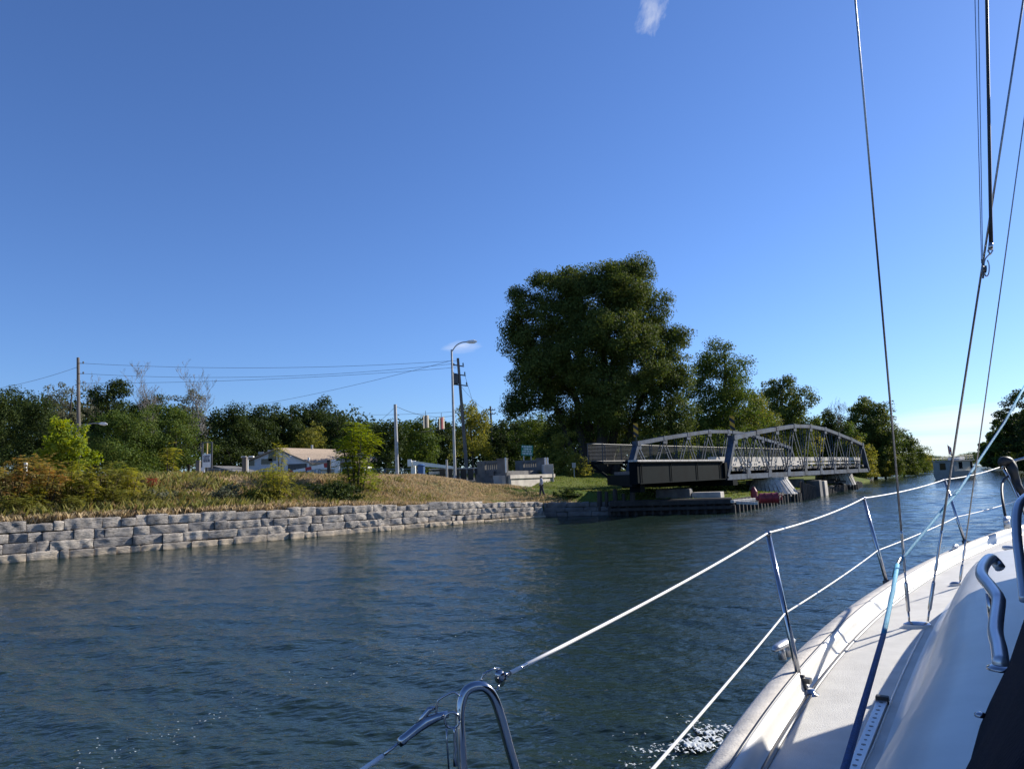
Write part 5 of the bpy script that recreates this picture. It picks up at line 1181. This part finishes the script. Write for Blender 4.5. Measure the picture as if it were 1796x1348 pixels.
# ------------------------------------------------------------------ the sailboat we stand on
HB = R(41); HF = Vector((math.sin(HB), math.cos(HB), 0)); HP = Vector((-math.cos(HB), math.sin(HB), 0))
def bw(s, p, z): return HF*s+HP*p+Vector((0, 0, z))
def deck_drop(s): return float(np.interp(s, [0, 2, 3.35, 6, 8, 10], [1.06, 1.03, 1.0, .93, .86, .79]))
def dz(s): return CAM_H-deck_drop(s)
def ondeck(u, v, up=0.0):
    z = CAM_H-1.0+up
    for _ in range(8):
        p = onz(u, v, z); s = p.dot(HF); z = dz(s)+up
    return onz(u, v, z)
def sp(u, v, up=0.0):
    p = ondeck(u, v, up); return p.dot(HF), p.dot(HP)
def line(pts, up):
    a = sorted(sp(u, v, up) for u, v in pts); S = np.array([k[0] for k in a]); Pp = np.array([k[1] for k in a]); return S, Pp
EL = line([(1230, 1348), (1256, 1303), (1303.5, 1243), (1329, 1209), (1349, 1187), (1379, 1165.5), (1399, 1138), (1453, 1090), (1467, 1074), (1528, 1032), (1560, 1016), (1638, 976), (1690, 953), (1764, 926)], .07)
SL = line([(1280, 1344), (1347, 1243), (1399, 1173), (1429, 1146), (1492, 1080), (1543, 1040), (1570, 1022), (1643, 981), (1699, 952.5), (1770, 927.5)], .085)
TLN = line([(1335, 1344), (1359, 1299), (1375, 1271), (1395, 1231), (1419, 1191), (1451, 1156), (1500, 1098), (1543, 1051), (1578, 1029), (1643, 988), (1699, 960), (1777, 931)], 0)
CL = line([(1543, 1339), (1569, 1259), (1601, 1175), (1641, 1097), (1667, 1049), (1686, 1021)], .0)
SS = np.concatenate([np.arange(-1.6, 2, .2), np.arange(2, 10.6, .1)])
def along(L, deg=3, cl=None):
    c = np.polyfit(L[0], L[1], deg); s0, s1 = L[0][0], L[0][-1]
    v = np.polyval(c, np.clip(SS, s0, s1)); g0 = (np.polyval(c, s0+.4)-np.polyval(c, s0))/.4; g1 = (np.polyval(c, s1)-np.polyval(c, s1-.4))/.4
    return v + np.where(SS < s0, (SS-s0)*g0*.6, 0) + np.where(SS > s1, (SS-s1)*g1, 0)
pe, ps, pt_, pc_ = along(EL), along(SL), along(TLN), along(CL, 2)
pcen = -.55
bow = 11.6
pe = np.where(SS > 9.2, pe-(SS-9.2)**2*.06, pe); ps = np.minimum(np.where(SS > 9.2, ps-(SS-9.2)**2*.06, ps), pe-.06); pt_ = np.minimum(pt_, ps-.06)
pc_ = np.minimum(pc_, pt_-.16)
boat = thing('sailboat', 'white sailboat in the foreground whose side deck, rigging and lifelines fill the right', 'sailboat', bw(4, pcen, 0))
DZ = np.array([dz(s) for s in SS])
def loft(name, rows, mt, smooth=True, mirror=False, auto=None):
    """rows: list of (p array, z array) over the stations SS"""
    V = []; n = len(rows); o0 = origin(boat)
    for i in range(len(SS)):
        for p, z in rows: V.append(bw(SS[i], p[i], z[i])-o0)
    Fs = [(i*n+j, i*n+j+1, (i+1)*n+j+1, (i+1)*n+j) for i in range(len(SS)-1) for j in range(n-1)]
    if mirror:
        m = len(V)
        for i in range(len(SS)):
            for p, z in rows: V.append(bw(SS[i], 2*pcen-p[i], z[i])-o0)
        Fs += [tuple(m+k for k in reversed(f)) for f in list(Fs)]
    me = bpy.data.meshes.new(name); me.from_pydata([tuple(v) for v in V], [], Fs); me.update()
    o = link_mesh(name, me, mt, boat, smooth)
    if auto is not None: 
        e = o.modifiers.new('split', 'EDGE_SPLIT'); e.split_angle = R(auto)
    return o
one = np.ones_like(SS)
loft('hull', [(pe*.35+pcen*.65, one*-.3), (pe-.32, one*.02), (pe-.10, one*.6), (pe-.03, DZ*.75), (pe-.005, DZ-.03), (pe, DZ+.01), (pe, DZ+.045)], MT['hull'], mirror=True)
rail_o = loft('cap_rail', [(pe, DZ+.045), (pe-.004, DZ+.062), (pe-.02, DZ+.074), ((pe+ps)/2, DZ+.084), (ps+.006, DZ+.086), (ps+.003, DZ+.078)], MT['caprail'], mirror=True)
loft('bulwark', [(ps+.003, DZ+.076), (ps-.002, DZ+.086), (ps-.012, DZ+.086), (ps*.55+pt_*.45, DZ+.05), (pt_+.022, DZ+.012), (pt_+.012, DZ+.006)], MT['gel'], mirror=True)
loft('seam', [(ps+.006, DZ+.0855), (ps+.005, DZ+.089), (ps-.004, DZ+.089), (ps-.005, DZ+.0855)], MT['dkmetal'], mirror=True)
loft('scupper_track', [(pt_+.014, DZ+.006), (pt_+.010, DZ+.012), (pt_-.006, DZ+.012), (pt_-.010, DZ+.002)], MT['dkmetal'], mirror=True)
dk_in = pc_+.0
loft('side_deck', [(pt_-.008, DZ+.003), (pt_-.03, DZ+.004), (pt_*.5+pc_*.5, DZ+.012), (pc_+.05, DZ+.016), (pc_, DZ+.018), (pc_-.3, DZ+.02), (one*pcen, DZ+.05)], MT['nonskid'], mirror=True)
# coachroof with a filleted foot and a sloping front
end = 6.75
fr = np.clip((end-SS)/1.25, 0, 1); fr = fr*fr*(3-2*fr)
H_ = (.50-.018*np.clip(SS, 0, 7))*fr
nar = np.clip((SS-4.6)/2.2, 0, 1)**2
prof = [(.012, .0), (-.012, .012), (-.045, .05), (-.075, .12), (-.11, .30), (-.15, .55), (-.20, .76), (-.27, .89), (-.36, .955), (-.5, .985), (-.8, 1.03), (-1.2, 1.06)]
rows = []
for dp, k in prof: rows.append((pc_+dp-nar*.25*(-dp)**.5, DZ+.014+H_*k+np.where(fr <= 0, -.03, 0)))
rows.append((one*pcen, DZ+.014+H_*1.08+np.where(fr <= 0, -.03, 0)))
loft('coachroof', rows, MT['gel'], mirror=True)
def roof_z(s, p):
    i = int(np.argmin(abs(SS-s))); ks = [(r[0][i], r[1][i]) for r in rows]; ks.sort(); return float(np.interp(p, [k[0] for k in ks], [k[1] for k in ks]))
def onroof(u, v, up=0.0):
    z = CAM_H-.6
    for _ in range(12):
        p = onz(u, v, z); z = roof_z(p.dot(HF), p.dot(HP))+up
    return onz(u, v, z)
def part(name, m_, mt, smooth=False, bevel=0, parent=None): return m_.build(name, MT[mt], parent or boat, smooth=smooth, bevel=bevel)
# the trim line moulded along the foot of the coachroof
m_ = MB(); q = [bw(s, np.interp(s, SS, pc_)+.03, dz(s)+.018) for s in np.arange(.5, 5.0, .2)]; m_.tube(q, [.0045]*(len(q)-1)+[.001], 5); part('moulded_edge', m_, 'gel', True)
# stanchions
STN = []
for (ub, vb, ut, vt, hgt) in ((1405, 1203, 1347, 937, .70), (1557, 1028, 1515, 875, .675), (1694, 955, 1657, 842, .69)):
    b_ = ondeck(ub, vb, .03); z = b_.z+hgt-.03; d = ray(ut, vt); tp = EYE+d*((z-CAM_H)/d.z) if abs(z-CAM_H) > .35 else None
    # top seen at (ut, vt): the point on that line of sight nearest to a post of the right length
    best = min((abs((EYE+d*k-b_).length-hgt*1.02), k) for k in np.linspace(b_.y*.8, b_.y*1.15, 200)); tp = EYE+d*best[1]
    m_ = MB(); m_.tube([b_, b_.lerp(tp, .5), tp], .0135, 12); m_.lathe(tp-Vector((0, 0, .005)), [(.0135, 0), (.017, .004), (.017, .016), (.010, .024)], 10)
    ax = (tp-b_).normalized(); so_ = part('stanchion', m_, 'steel', True); STN.append((b_, tp, so_))
    m_ = MB(); m_.tube([b_-ax*.012, b_+ax*.045], .026, 12); m_.bar(b_+ax*.02-HF*.05, b_+ax*.02+HF*.05, .016, .022); m_.bar(b_+ax*.03-HP*.05, b_+ax*.03+HP*.012, .03, .022); part('clamp', m_, 'dkmetal', parent=so_)
    m_ = MB(); f_ = b_-HP*.035; m_.lathe(Vector((f_.x, f_.y, b_.z-.035)), [(.048, 0), (.046, .008), (.026, .014), (.022, .03)], 14); m_.tube([b_, f_-Vector((0, 0, .03))], .012, 8); m_.tube([b_+HF*.03, f_+HF*.05-Vector((0, 0, .03))], .009, 6); part('base', m_, 'steel', True, parent=so_)
# stern gate hoop
hp = [(811.5, 1352), (808.5, 1300), (806.5, 1262), (809, 1232), (817, 1212), (832, 1203), (850, 1204), (866, 1222), (880, 1262), (893, 1310), (905, 1352)]
HD = 1.62
hpts = []
for k, (u, v) in enumerate(hp): hpts.append(at(u, v, HD+.06*k/10))
lo0, lo1 = hpts[0]+(hpts[0]-hpts[1])*6, hpts[-1]+(hpts[-1]-hpts[-2])*5
m_ = MB(); m_.tube(smooth_path([lo0]+hpts+[lo1], 6), .0105, 14); gh_ = part('gate_hoop', m_, 'steel', True)
# lifelines
def lifeline(pts, r, name, mt='whiterope'):
    m_ = MB(); m_.tube(pts, r, 8); return part(name, m_, mt, True)
top = [s[1]+Vector((0, 0, .008)) for s in STN]
l0 = at(897, 1178, HD+.12); pul = at(1753, 819, 8.6)
def span(a, b, d): return sag(a, b, d, 10)
lifeline(span(l0, top[0], .012)+span(top[0], top[1], .02)[1:]+span(top[1], top[2], .02)[1:]+span(top[2], pul, .02)[1:], .0050, 'upper_lifeline')
mid = [STN[0][0].lerp(STN[0][1], .455), STN[1][0].lerp(STN[1][1], .40), STN[2][0].lerp(STN[2][1], .42)]
lo_s = at(1143, 1350, 1.72); lo_e = at(1782, 878, 8.3)
lifeline(span(lo_s+(lo_s-mid[0])*.35, lo_s, 0)+span(lo_s, mid[0], .005)[1:]+span(mid[0], mid[1], .01)[1:]+span(mid[1], mid[2], .01)[1:]+span(mid[2], lo_e, .01)[1:], .0042, 'lower_lifeline')
# gate fittings: hook, bails and ring at the hoop
fit = MB()
A = lambda u, v, d=HD: at(u, v, d)
lifeline([A(560, 1402, HD-.12), A(640, 1346, HD-.06), A(672, 1324, HD-.04)], .0048, 'gate_line')
m_ = MB(); m_.tube([A(672, 1324, HD-.04), A(706, 1297, HD-.02)], .0030, 8); part('gate_wire', m_, 'steel', True)
m_ = MB(); m_.tube([A(700, 1301, HD-.02), A(707, 1297, HD-.02), A(712, 1292, HD-.02), A(732, 1276), A(750, 1264), A(768, 1256), A(786, 1251)], [.010, .0104, .0088, .0105, .011, .0088, .007], 12)
m_.tube([A(728, 1272), A(742, 1257), A(753, 1243), A(763, 1240)], [.003, .0055, .006, .004], 10); part('pelican_hook', m_, 'steel', True)
m_ = MB(); m_.tube(smooth_path([A(765, 1250), A(767, 1232), A(770, 1226), A(783, 1218), A(794, 1213), A(800, 1215), A(806, 1220)], 4), .0022, 8)
m_.tube(smooth_path([A(843, 1193, HD+.05), A(847, 1184, HD+.05), A(850, 1180, HD+.05), A(864, 1173, HD+.06), A(874, 1171, HD+.08), A(879, 1176, HD+.09)], 4), .0022, 8)
m_.tube([A(878, 1192, HD+.1), A(872, 1210, HD+.06)], .0018, 6); part('gate_bail', m_, 'steel', True)
m_ = MB(); e0, e1 = A(872, 1190, HD+.09), A(899, 1177, HD+.13); m_.tube([e0, e0.lerp(e1, .45)], [.0085, .0085], 12); m_.tube([e0.lerp(e1, .4), e0.lerp(e1, .55), e1], [.010, .006, .0045], 12)
m_.tube([A(876, 1181, HD+.06), A(878, 1196, HD+.14)], .010, 12); part('gate_terminal', m_, 'steel', True)
m_ = MB(); m_.tube([e1, A(925, 1164, HD+.17)], .0036, 8); part('terminal_wire', m_, 'steel', True)
m_ = MB(); c_ = A(793, 1262, HD-.02); ring = [c_+(M3 @ Vector((math.cos(t)*.0155, math.sin(t)*.0165, 0))) for t in np.linspace(0, 2*math.pi, 22)]; m_.tube(ring, .0026, 7)
m_.tube([A(796, 1274, HD-.02), A(798, 1284, HD-.02), A(797, 1297, HD-.02), A(799, 1312, HD-.02), A(797, 1326, HD-.02), A(799, 1342, HD-.02)], [.0026, .0042, .0024, .0044, .0026, .0055], 7)
m_.tube([A(783, 1276, HD), A(784, 1300, HD), A(788, 1360, HD)], .0020, 6); part('ring_pin', m_, 'steel', True)
# shrouds, each with its turnbuckle
def on_line(u, v, p0, d_hint): return at(u, v, d_hint)
mast = bw(4.75, pcen, 0)
def shroud(name, base, turn, top_uv, r, up_d, tb_r=.011):
    """base: deck point; turn: photo spot where the turnbuckle ends; top: a far point of the same straight wire"""
    tp = at(top_uv[0], top_uv[1], up_d); k = (turn[1]-base_uv[1])/(top_uv[1]-base_uv[1])
    ax = (tp-base).normalized(); L_ = None
    best = min(np.linspace(.05, .9, 300), key=lambda q: abs(proj(base+ax*q)[1]-turn[1])); t1 = base+ax*best
    m_ = MB(); m_.tube([t1, tp, base+(tp-base)*1.6], r, 7); w_ = part(name, m_, 'wire', True)
    m_ = MB(); a1 = base+ax*best*.12; a2 = base+ax*best*.42; a3 = base+ax*best*.55
    m_.tube([base, a1], .006, 8); m_.tube([a1, a1+ax*.01, a2, a2+ax*.012], [.008, tb_r, tb_r*.9, .007], 10); m_.tube([a2, a3], .0055, 8); m_.tube([a3, a3+ax*.01, t1-ax*.02, t1], [.007, .0078, .0072, r], 10)
    part('turnbuckle', m_, 'steel', True, parent=w_); return w_
MI = M3.inverted()
def proj(p):
    q = MI @ (Vector(p)-EYE); return CU+F*q.x/-q.z, CV-F*q.y/-q.z
for nm, buv, turn, tuv, r, ud in (('shroud', (1595, 1092), (1581, 930), (1500, 0), .0064, 3.9), ('shroud', (1627, 1089), (1644, 930), (1795, 0), .0066, 4.05), ('shroud', (1683, 1026), (1692, 945), (1796, 212), .0046, 5.0)):
    base_uv = buv; b_ = ondeck(buv[0], buv[1], .03); shroud(nm, b_, turn, tuv, r, ud if False else b_.y*(.985 if nm else 1))
# chainplate bosses on the deck
for (ul, ur, v) in ((1581, 1637, 1100), (1664, 1688, 1028)):
    c_ = ondeck((ul+ur)/2, v, .01); w_ = (ondeck(ur, v)-ondeck(ul, v)).length/2; m_ = MB(); V = []
    n = 24
    for rr_, z in ((1.15, -.012), (1.12, .006), (1.0, .010), (.98, .022), (.6, .034), (.02, .036)):
        for k in range(n): t_ = 2*math.pi*k/n; V.append(c_+HP*-math.cos(t_)*w_*rr_*.8+HF*math.cos(t_)*w_*rr_*.35+HF*math.sin(t_)*w_*.55*rr_+HP*math.sin(t_)*w_*.2*rr_+Vector((0, 0, z)))
    m_.add(V[:4*n], [(i*n+k, i*n+(k+1) % n, (i+1)*n+(k+1) % n, (i+1)*n+k) for i in range(3) for k in range(n)]); cp_ = part('chainplate', m_, 'gel', True)
    m_ = MB(); m_.add(V[3*n:], [(i*n+k, i*n+(k+1) % n, (i+1)*n+(k+1) % n, (i+1)*n+k) for i in range(2) for k in range(n)]); part('cover_plate', m_, 'steel', True, parent=cp_)
# hanging halyard with its snap shackle, and the two thin flag lines
hl = thing('halyard', 'thick dark line hanging at the top right, ending in a steel shackle', 'rope', at(1734, 430, 4.4))
m_ = MB(); m_.tube([at(1729, -120, 4.3), at(1730.5, 0, 4.3), at(1734.5, 220, 4.35), at(1737.5, 380, 4.4), at(1738, 428, 4.4)], [.0095, .0095, .0098, .0105, .0125], 9); m_.build('line', MT['blackrub'], hl, smooth=True)
m_ = MB(); q = lambda u, v: at(u, v, 4.4)
m_.tube([q(1738, 426), q(1737, 438)], .014, 9); m_.tube([q(1733, 440), q(1737, 446), q(1741, 440), q(1737, 434), q(1733, 440)], .006, 7); m_.tube(smooth_path([q(1735, 446), q(1728, 455), q(1726, 470), q(1729, 484), q(1734, 480), q(1735, 466), q(1732, 456)], 4), .0042, 7); m_.build('snap_shackle', MT['steel'], hl, smooth=True)
m_ = MB(); c_ = q(1726, 472); m_.lathe(c_, [(.006, -.012), (.024, -.010), (.018, 0), (.024, .010), (.006, .012)], 16, M3 @ Matrix.Rotation(R(70), 3, 'Y')); m_.tube([q(1722, 455), q(1726, 472), q(1724, 488)], .006, 7); m_.build('block', MT['dkmetal'], hl)
for u0, u1, lb in ((1710, 1721.5, 'left one of two thin lines running up beside the halyard'), (1716, 1723.5, 'right one of two thin lines running up beside the halyard')):
    m_ = MB(); m_.tube([at(u1, 462, 4.42), at((u0+u1)/2, 231, 4.4), at(u0, 0, 4.38), at(u0-5.5, -231, 4.36)], .0026, 6); tag(m_.build('flag_line', MT['wire'], None), lb, 'line', 'thin lines beside the halyard')
# blue sheet
bs = thing('blue_rope', 'light blue rope led aft along the side deck, with shade painted in towards the stern', 'rope', ondeck(1540, 1120))
q0 = at(1574, 990, 4.35)
up_ = [at(1800, 672, 6.4), at(1762, 740, 6.1), at(1711, 816, 5.6), at(1682, 859, 5.25), at(1650, 897, 4.95), at(1588, 972, 4.42), q0]
m_ = MB(); m_.tube(up_, .0090, 9); m_.tube(smooth_path([at(1684, 858, 5.2), at(1674, 861, 5.15), at(1662, 880, 5.05), at(1652, 895, 4.93)], 3), .004, 6); m_.build('upper_length', MT['bluerope'], bs, smooth=True)
m_ = MB(); m_.tube([q0, at(1566, 1035, 3.9), at(1555, 1088, 3.3), at(1548, 1118, 3.05)], [.012, .0108, .0105, .0102], 9); m_.build('sunlit_length', MT['bluerope'], bs, smooth=True)
m_ = MB(); m_.tube([at(1549, 1114, 3.07), at(1528, 1187, 2.62), at(1506, 1262, 2.3), at(1482, 1345, 2.02), at(1466, 1400, 1.85)], .0105, 9); m_.build('shaded_length', MT['blueshade'], bs, smooth=True)  # deeper blue paints in the shade on this length
m_ = MB(); m_.tube([at(1580, 978, 4.38), at(1573, 993, 4.35), at(1567, 1010, 4.2)], [.010, .018, .011], 10, flat=.6); m_.build('turning_block', MT['dkmetal'], bs, smooth=True)
# genoa track with holes and end stop
ta, tb = ondeck(1548, 1228, .03), ondeck(1498, 1348, .03); tb = tb+(tb-ta)*.6; d = (tb-ta).normalized(); sd = d.cross(Vector((0, 0, 1)))
m_ = MB(); m_.bar(ta+Vector((0, 0, .0)), tb+Vector((0, 0, .0)), .040, .012); m_.bar(ta-Vector((0, 0, .012)), tb-Vector((0, 0, .012)), .020, .02); tk_ = part('genoa_track', m_, 'alu', bevel=.002)
m_ = MB(); L_ = (tb-ta).length
for k in range(int(L_/.05)):
    c_ = ta+d*(.045+k*.05)+Vector((0, 0, .0062)); m_.lathe(c_, [(.0055 if k % 2 else .008, -.001), (.0055 if k % 2 else .008, .0006)], 10)
part('track_holes', m_, 'dkmetal', parent=tk_)
m_ = MB(); m_.bar(ta-d*.012+Vector((0, 0, .006)), ta+d*.018+Vector((0, 0, .006)), .05, .03); part('end_stop', m_, 'blackrub', bevel=.004, parent=tk_)
# cleat on the cap rail
c_ = ondeck(1384, 1152, .085)+HP*.02; m_ = MB(); m_.tube([c_-HF*.13+Vector((0, 0, .055)), c_-HF*.09+Vector((0, 0, .06)), c_+Vector((0, 0, .062)), c_+HF*.09+Vector((0, 0, .06)), c_+HF*.13+Vector((0, 0, .055))], [.008, .016, .019, .016, .008], 10, flat=1.4)
for s in (-.035, .035): m_.tube([c_+HF*s-Vector((0, 0, .005)), c_+HF*s+Vector((0, 0, .06))], [.02, .013], 10)
part('cleat', m_, 'alu', True)
# small fairlead further forward, by the third stanchion
c_ = ondeck(1678, 967, .06); m_ = MB(); m_.tube([c_-HF*.14+Vector((0, 0, .05)), c_+Vector((0, 0, .06)), c_+HF*.10+Vector((0, 0, .05))], [.007, .012, .007], 8)
for s in (-.03, .03): m_.tube([c_+HF*s, c_+HF*s+Vector((0, 0, .055))], .010, 8)
part('cleat', m_, 'alu', True)
# handrail on the coachroof
hr = [onroof(1756, 1163, .0), onroof(1753, 1140, .03), onroof(1746, 1105, .06), onroof(1750, 1062, .062), onroof(1749, 1047, .062), onroof(1736, 1025, .062), onroof(1722, 1005, .06), onroof(1729, 984, .055), onroof(1738, 978, .05), onroof(1752, 992, .0)]
hr = [at(1756, 1165, 1.86), at(1752, 1135, 1.95), at(1746, 1105, 2.05), at(1751, 1060, 2.2), at(1750, 1047, 2.24), at(1737, 1028, 2.34), at(1722, 1008, 2.46), at(1726, 990, 2.60), at(1737, 979, 2.72), at(1746, 985, 2.74), at(1754, 995, 2.72)]
m_ = MB(); m_.tube(smooth_path(hr, 6), .0185, 14); hr_o = part('handrail', m_, 'brushed', True)
m_ = MB(); e = hr[0]; m_.lathe(e-Vector((0, 0, .012)), [(.032, 0), (.031, .006), (.02, .012)], 14); part('rail_foot', m_, 'steel', True, parent=hr_o); m_ = MB(); p_ = at(1734, 1040, 2.36); m_.tube([p_, p_-Vector((0, 0, .09))], .009, 8); part('rail_foot', m_, 'steel', True, parent=hr_o)
# forward hoop at the right edge
fh = [at(1806, 868, 3.1), at(1798, 873, 3.05), at(1788, 884, 3.0), at(1783, 905, 2.95), at(1784, 945, 2.88), at(1789, 985, 2.8), at(1794, 1025, 2.74), at(1797, 1052, 2.7)]
m_ = MB(); m_.tube(smooth_path(fh, 6), .0170, 14); part('grab_hoop', m_, 'brushed', True)
# pulpit with a dark lashing and hose
m_ = MB(); D8 = 8.5
m_.tube([at(1830, 790, D8), at(1796, 803.5, D8), at(1774, 809, D8), at(1762, 814, D8), at(1758, 822, D8)], .016, 10)
m_.tube([at(1759, 818, D8), at(1773, 845, D8), at(1787, 874, D8-.1), at(1800, 905, D8-.2)], .018, 10); pu = part('pulpit', m_, 'steel', True)
m_ = MB(); m_.tube(smooth_path([at(1753, 815, D8-.05), at(1762, 808, D8-.05), at(1772, 812, D8-.05), at(1777, 824, D8-.1), at(1782, 842, D8-.1), at(1788, 856, D8-.15), at(1795, 868, D8-.15)], 4), [.02, .04, .05, .055, .055, .055, .055, .055, .05, .05, .05, .05, .05, .045, .045, .045, .045, .045, .04, .04, .04, .04, .035, .035, .03][:25], 10); part('lashing', m_, 'blackrub', True, parent=pu)
m_ = MB(); m_.tube(smooth_path([at(1768, 835, D8-.1), at(1760, 842, D8-.2), at(1757, 858, D8-.4), at(1759, 880, D8-.6), at(1763, 903, D8-.7), at(1766, 912, D8-.7)], 4), .014, 8); part('hose', m_, 'blackrub', True, parent=pu)
c_ = at(1766, 918, 7.7); m_ = MB(); m_.tube([c_-HF*.10+Vector((0, 0, .03)), c_+Vector((0, 0, .05)), c_+HF*.16+Vector((0, 0, .05))], [.015, .03, .02], 10); m_.tube([c_+Vector((0, 0, .04)), c_-Vector((0, 0, .05))], .03, 8); part('bow_roller', m_, 'alu', True)
# small deck vent forward of the coachroof
c_ = ondeck(1774, 974, .02); m_ = MB(); m_.lathe(c_, [(.10, 0), (.09, .02), (.05, .03), (.05, .05), (.07, .06), (.06, .085), (.02, .09)], 16); part('deck_vent', m_, 'alu', True)
# coachroof-top dodger of navy canvas; unseen front extended and leaned to cast the deck shade
DL = sorted((p.dot(HF), p.dot(HP)) for p in (onroof(u, v) for u, v in ((1692, 1346), (1714, 1269), (1738, 1215), (1776, 1163), (1784, 1136), (1797, 1098))))
V = []; Sd = np.array([.9, 1.1, 1.3, 1.5, 1.7, 1.9, 2.1, 2.4, 2.8, 3.2, 3.6, 4.0, 4.35, 4.6])
pb_ = np.interp(Sd, [a for a, b in DL], [b for a, b in DL]) + np.clip(Sd-DL[-1][0], 0, 9)*.01
top_h = np.interp(Sd, [.9, 1.5, 2.4, 3.2, 3.6, 4.6], [.62, .72, .90, 1.05, 1.12, 1.14])
for i, s in enumerate(Sd):
    z0 = roof_z(s, pb_[i])-.01; a_ = min(pb_[i]-.06, s*.085-.02+.0*pb_[i])
    cs = [(pb_[i], 0), (pb_[i]-(pb_[i]-a_)*.25, .12), (pb_[i]-(pb_[i]-a_)*.7, .38), (a_, .62), (a_-.04, .82), (a_-.14, .95), (pcen, 1.0)]
    lean = .55 if i == len(Sd)-1 else .2 if i == len(Sd)-2 else 0  # forward lean of the unseen front, shaped for its shadow on the deck
    pts = [(p, z0+top_h[i]*k) for p, k in cs]; pts += [(2*pcen-p, z) for p, z in reversed(pts[:-1])]
    V += [bw(s+lean*max(0, (z-z0)/top_h[i]), p, z) for p, z in pts]; nq = len(pts)
m_ = MB(); m_.add(V, [(i*nq+j, i*nq+j+1, (i+1)*nq+j+1, (i+1)*nq+j) for i in range(len(Sd)-1) for j in range(nq-1)]); dgo = part('dodger', m_, 'navy', True)
so_m = dgo.modifiers.new('cloth', 'SOLIDIFY'); so_m.thickness = .004
m_ = MB(); p_ = onroof(1720, 1256, .015); m_.lathe(p_, [(.012, 0), (.012, .006), (.005, .01)], 10); part('fastener', m_, 'steel', True, parent=dgo)
# bow wave foam beside the hull
fm, nt, b = new_mat('foam'); b.inputs['Base Color'].default_value = (.50, .54, .56, 1); b.inputs['Roughness'].default_value = .6
r_ = np.random.default_rng(12)
pc = smooth_path([onz(1085, 1366, .03), onz(1140, 1340, .03), onz(1215, 1303, .03), onz(1290, 1268, .03)], 60); ns, nw = len(pc), 110
A_ = np.array([tuple(p) for p in pc]); wv = np.arange(nw)*.0085; Sx = np.arange(ns)[:, None]*np.ones(nw)[None]; Wx = np.ones(ns)[:, None]*wv[None]
X = A_[:, 0][:, None]+HP.x*(Wx-.22); Y = A_[:, 1][:, None]+HP.y*(Wx-.22)
f1 = .8*vnoise(X*8, Y*8, 31)+.8*vnoise(X*34, Y*34, 32)+.8*vnoise(X*85, Y*85, 33); Z = .012+.014*np.clip(f1, -.5, 1.2)+.02*np.exp(-((Wx-.35)/.3)**2)
dens = 1.0*np.exp(-((Wx-.16)/.30)**2)*sstep(Sx, 30, 130)-.62
keepf = (f1+dens)[:-1, :-1] > .34
k = np.arange(ns*nw).reshape(ns, nw); fq = np.stack([k[:-1, :-1], k[1:, :-1], k[1:, 1:], k[:-1, 1:]], -1)[keepf]
tag(link_mesh('foam', np_mesh('foam', np.stack([X.ravel(), Y.ravel(), Z.ravel()], 1), fq), fm, smooth=True), kind='stuff')
n = 170; s = r_.random(n); U_ = 120+s*900+r_.normal(0, 26, n); V_ = 1345-s*315+r_.normal(0, 13, n); P3_ = []
for a_, b_ in zip(U_, V_):
    p = onz(a_, b_, .035); P3_.append(tuple(p))
P3_ = np.array(P3_); v, f = leaf_quads(P3_, np.tile((0, 0, 6.0), (n, 1)), r_.uniform(.010, .032, n), .55, r_); tag(link_mesh('foam_flecks', np_mesh('foam_flecks', v, f), fm), kind='stuff')
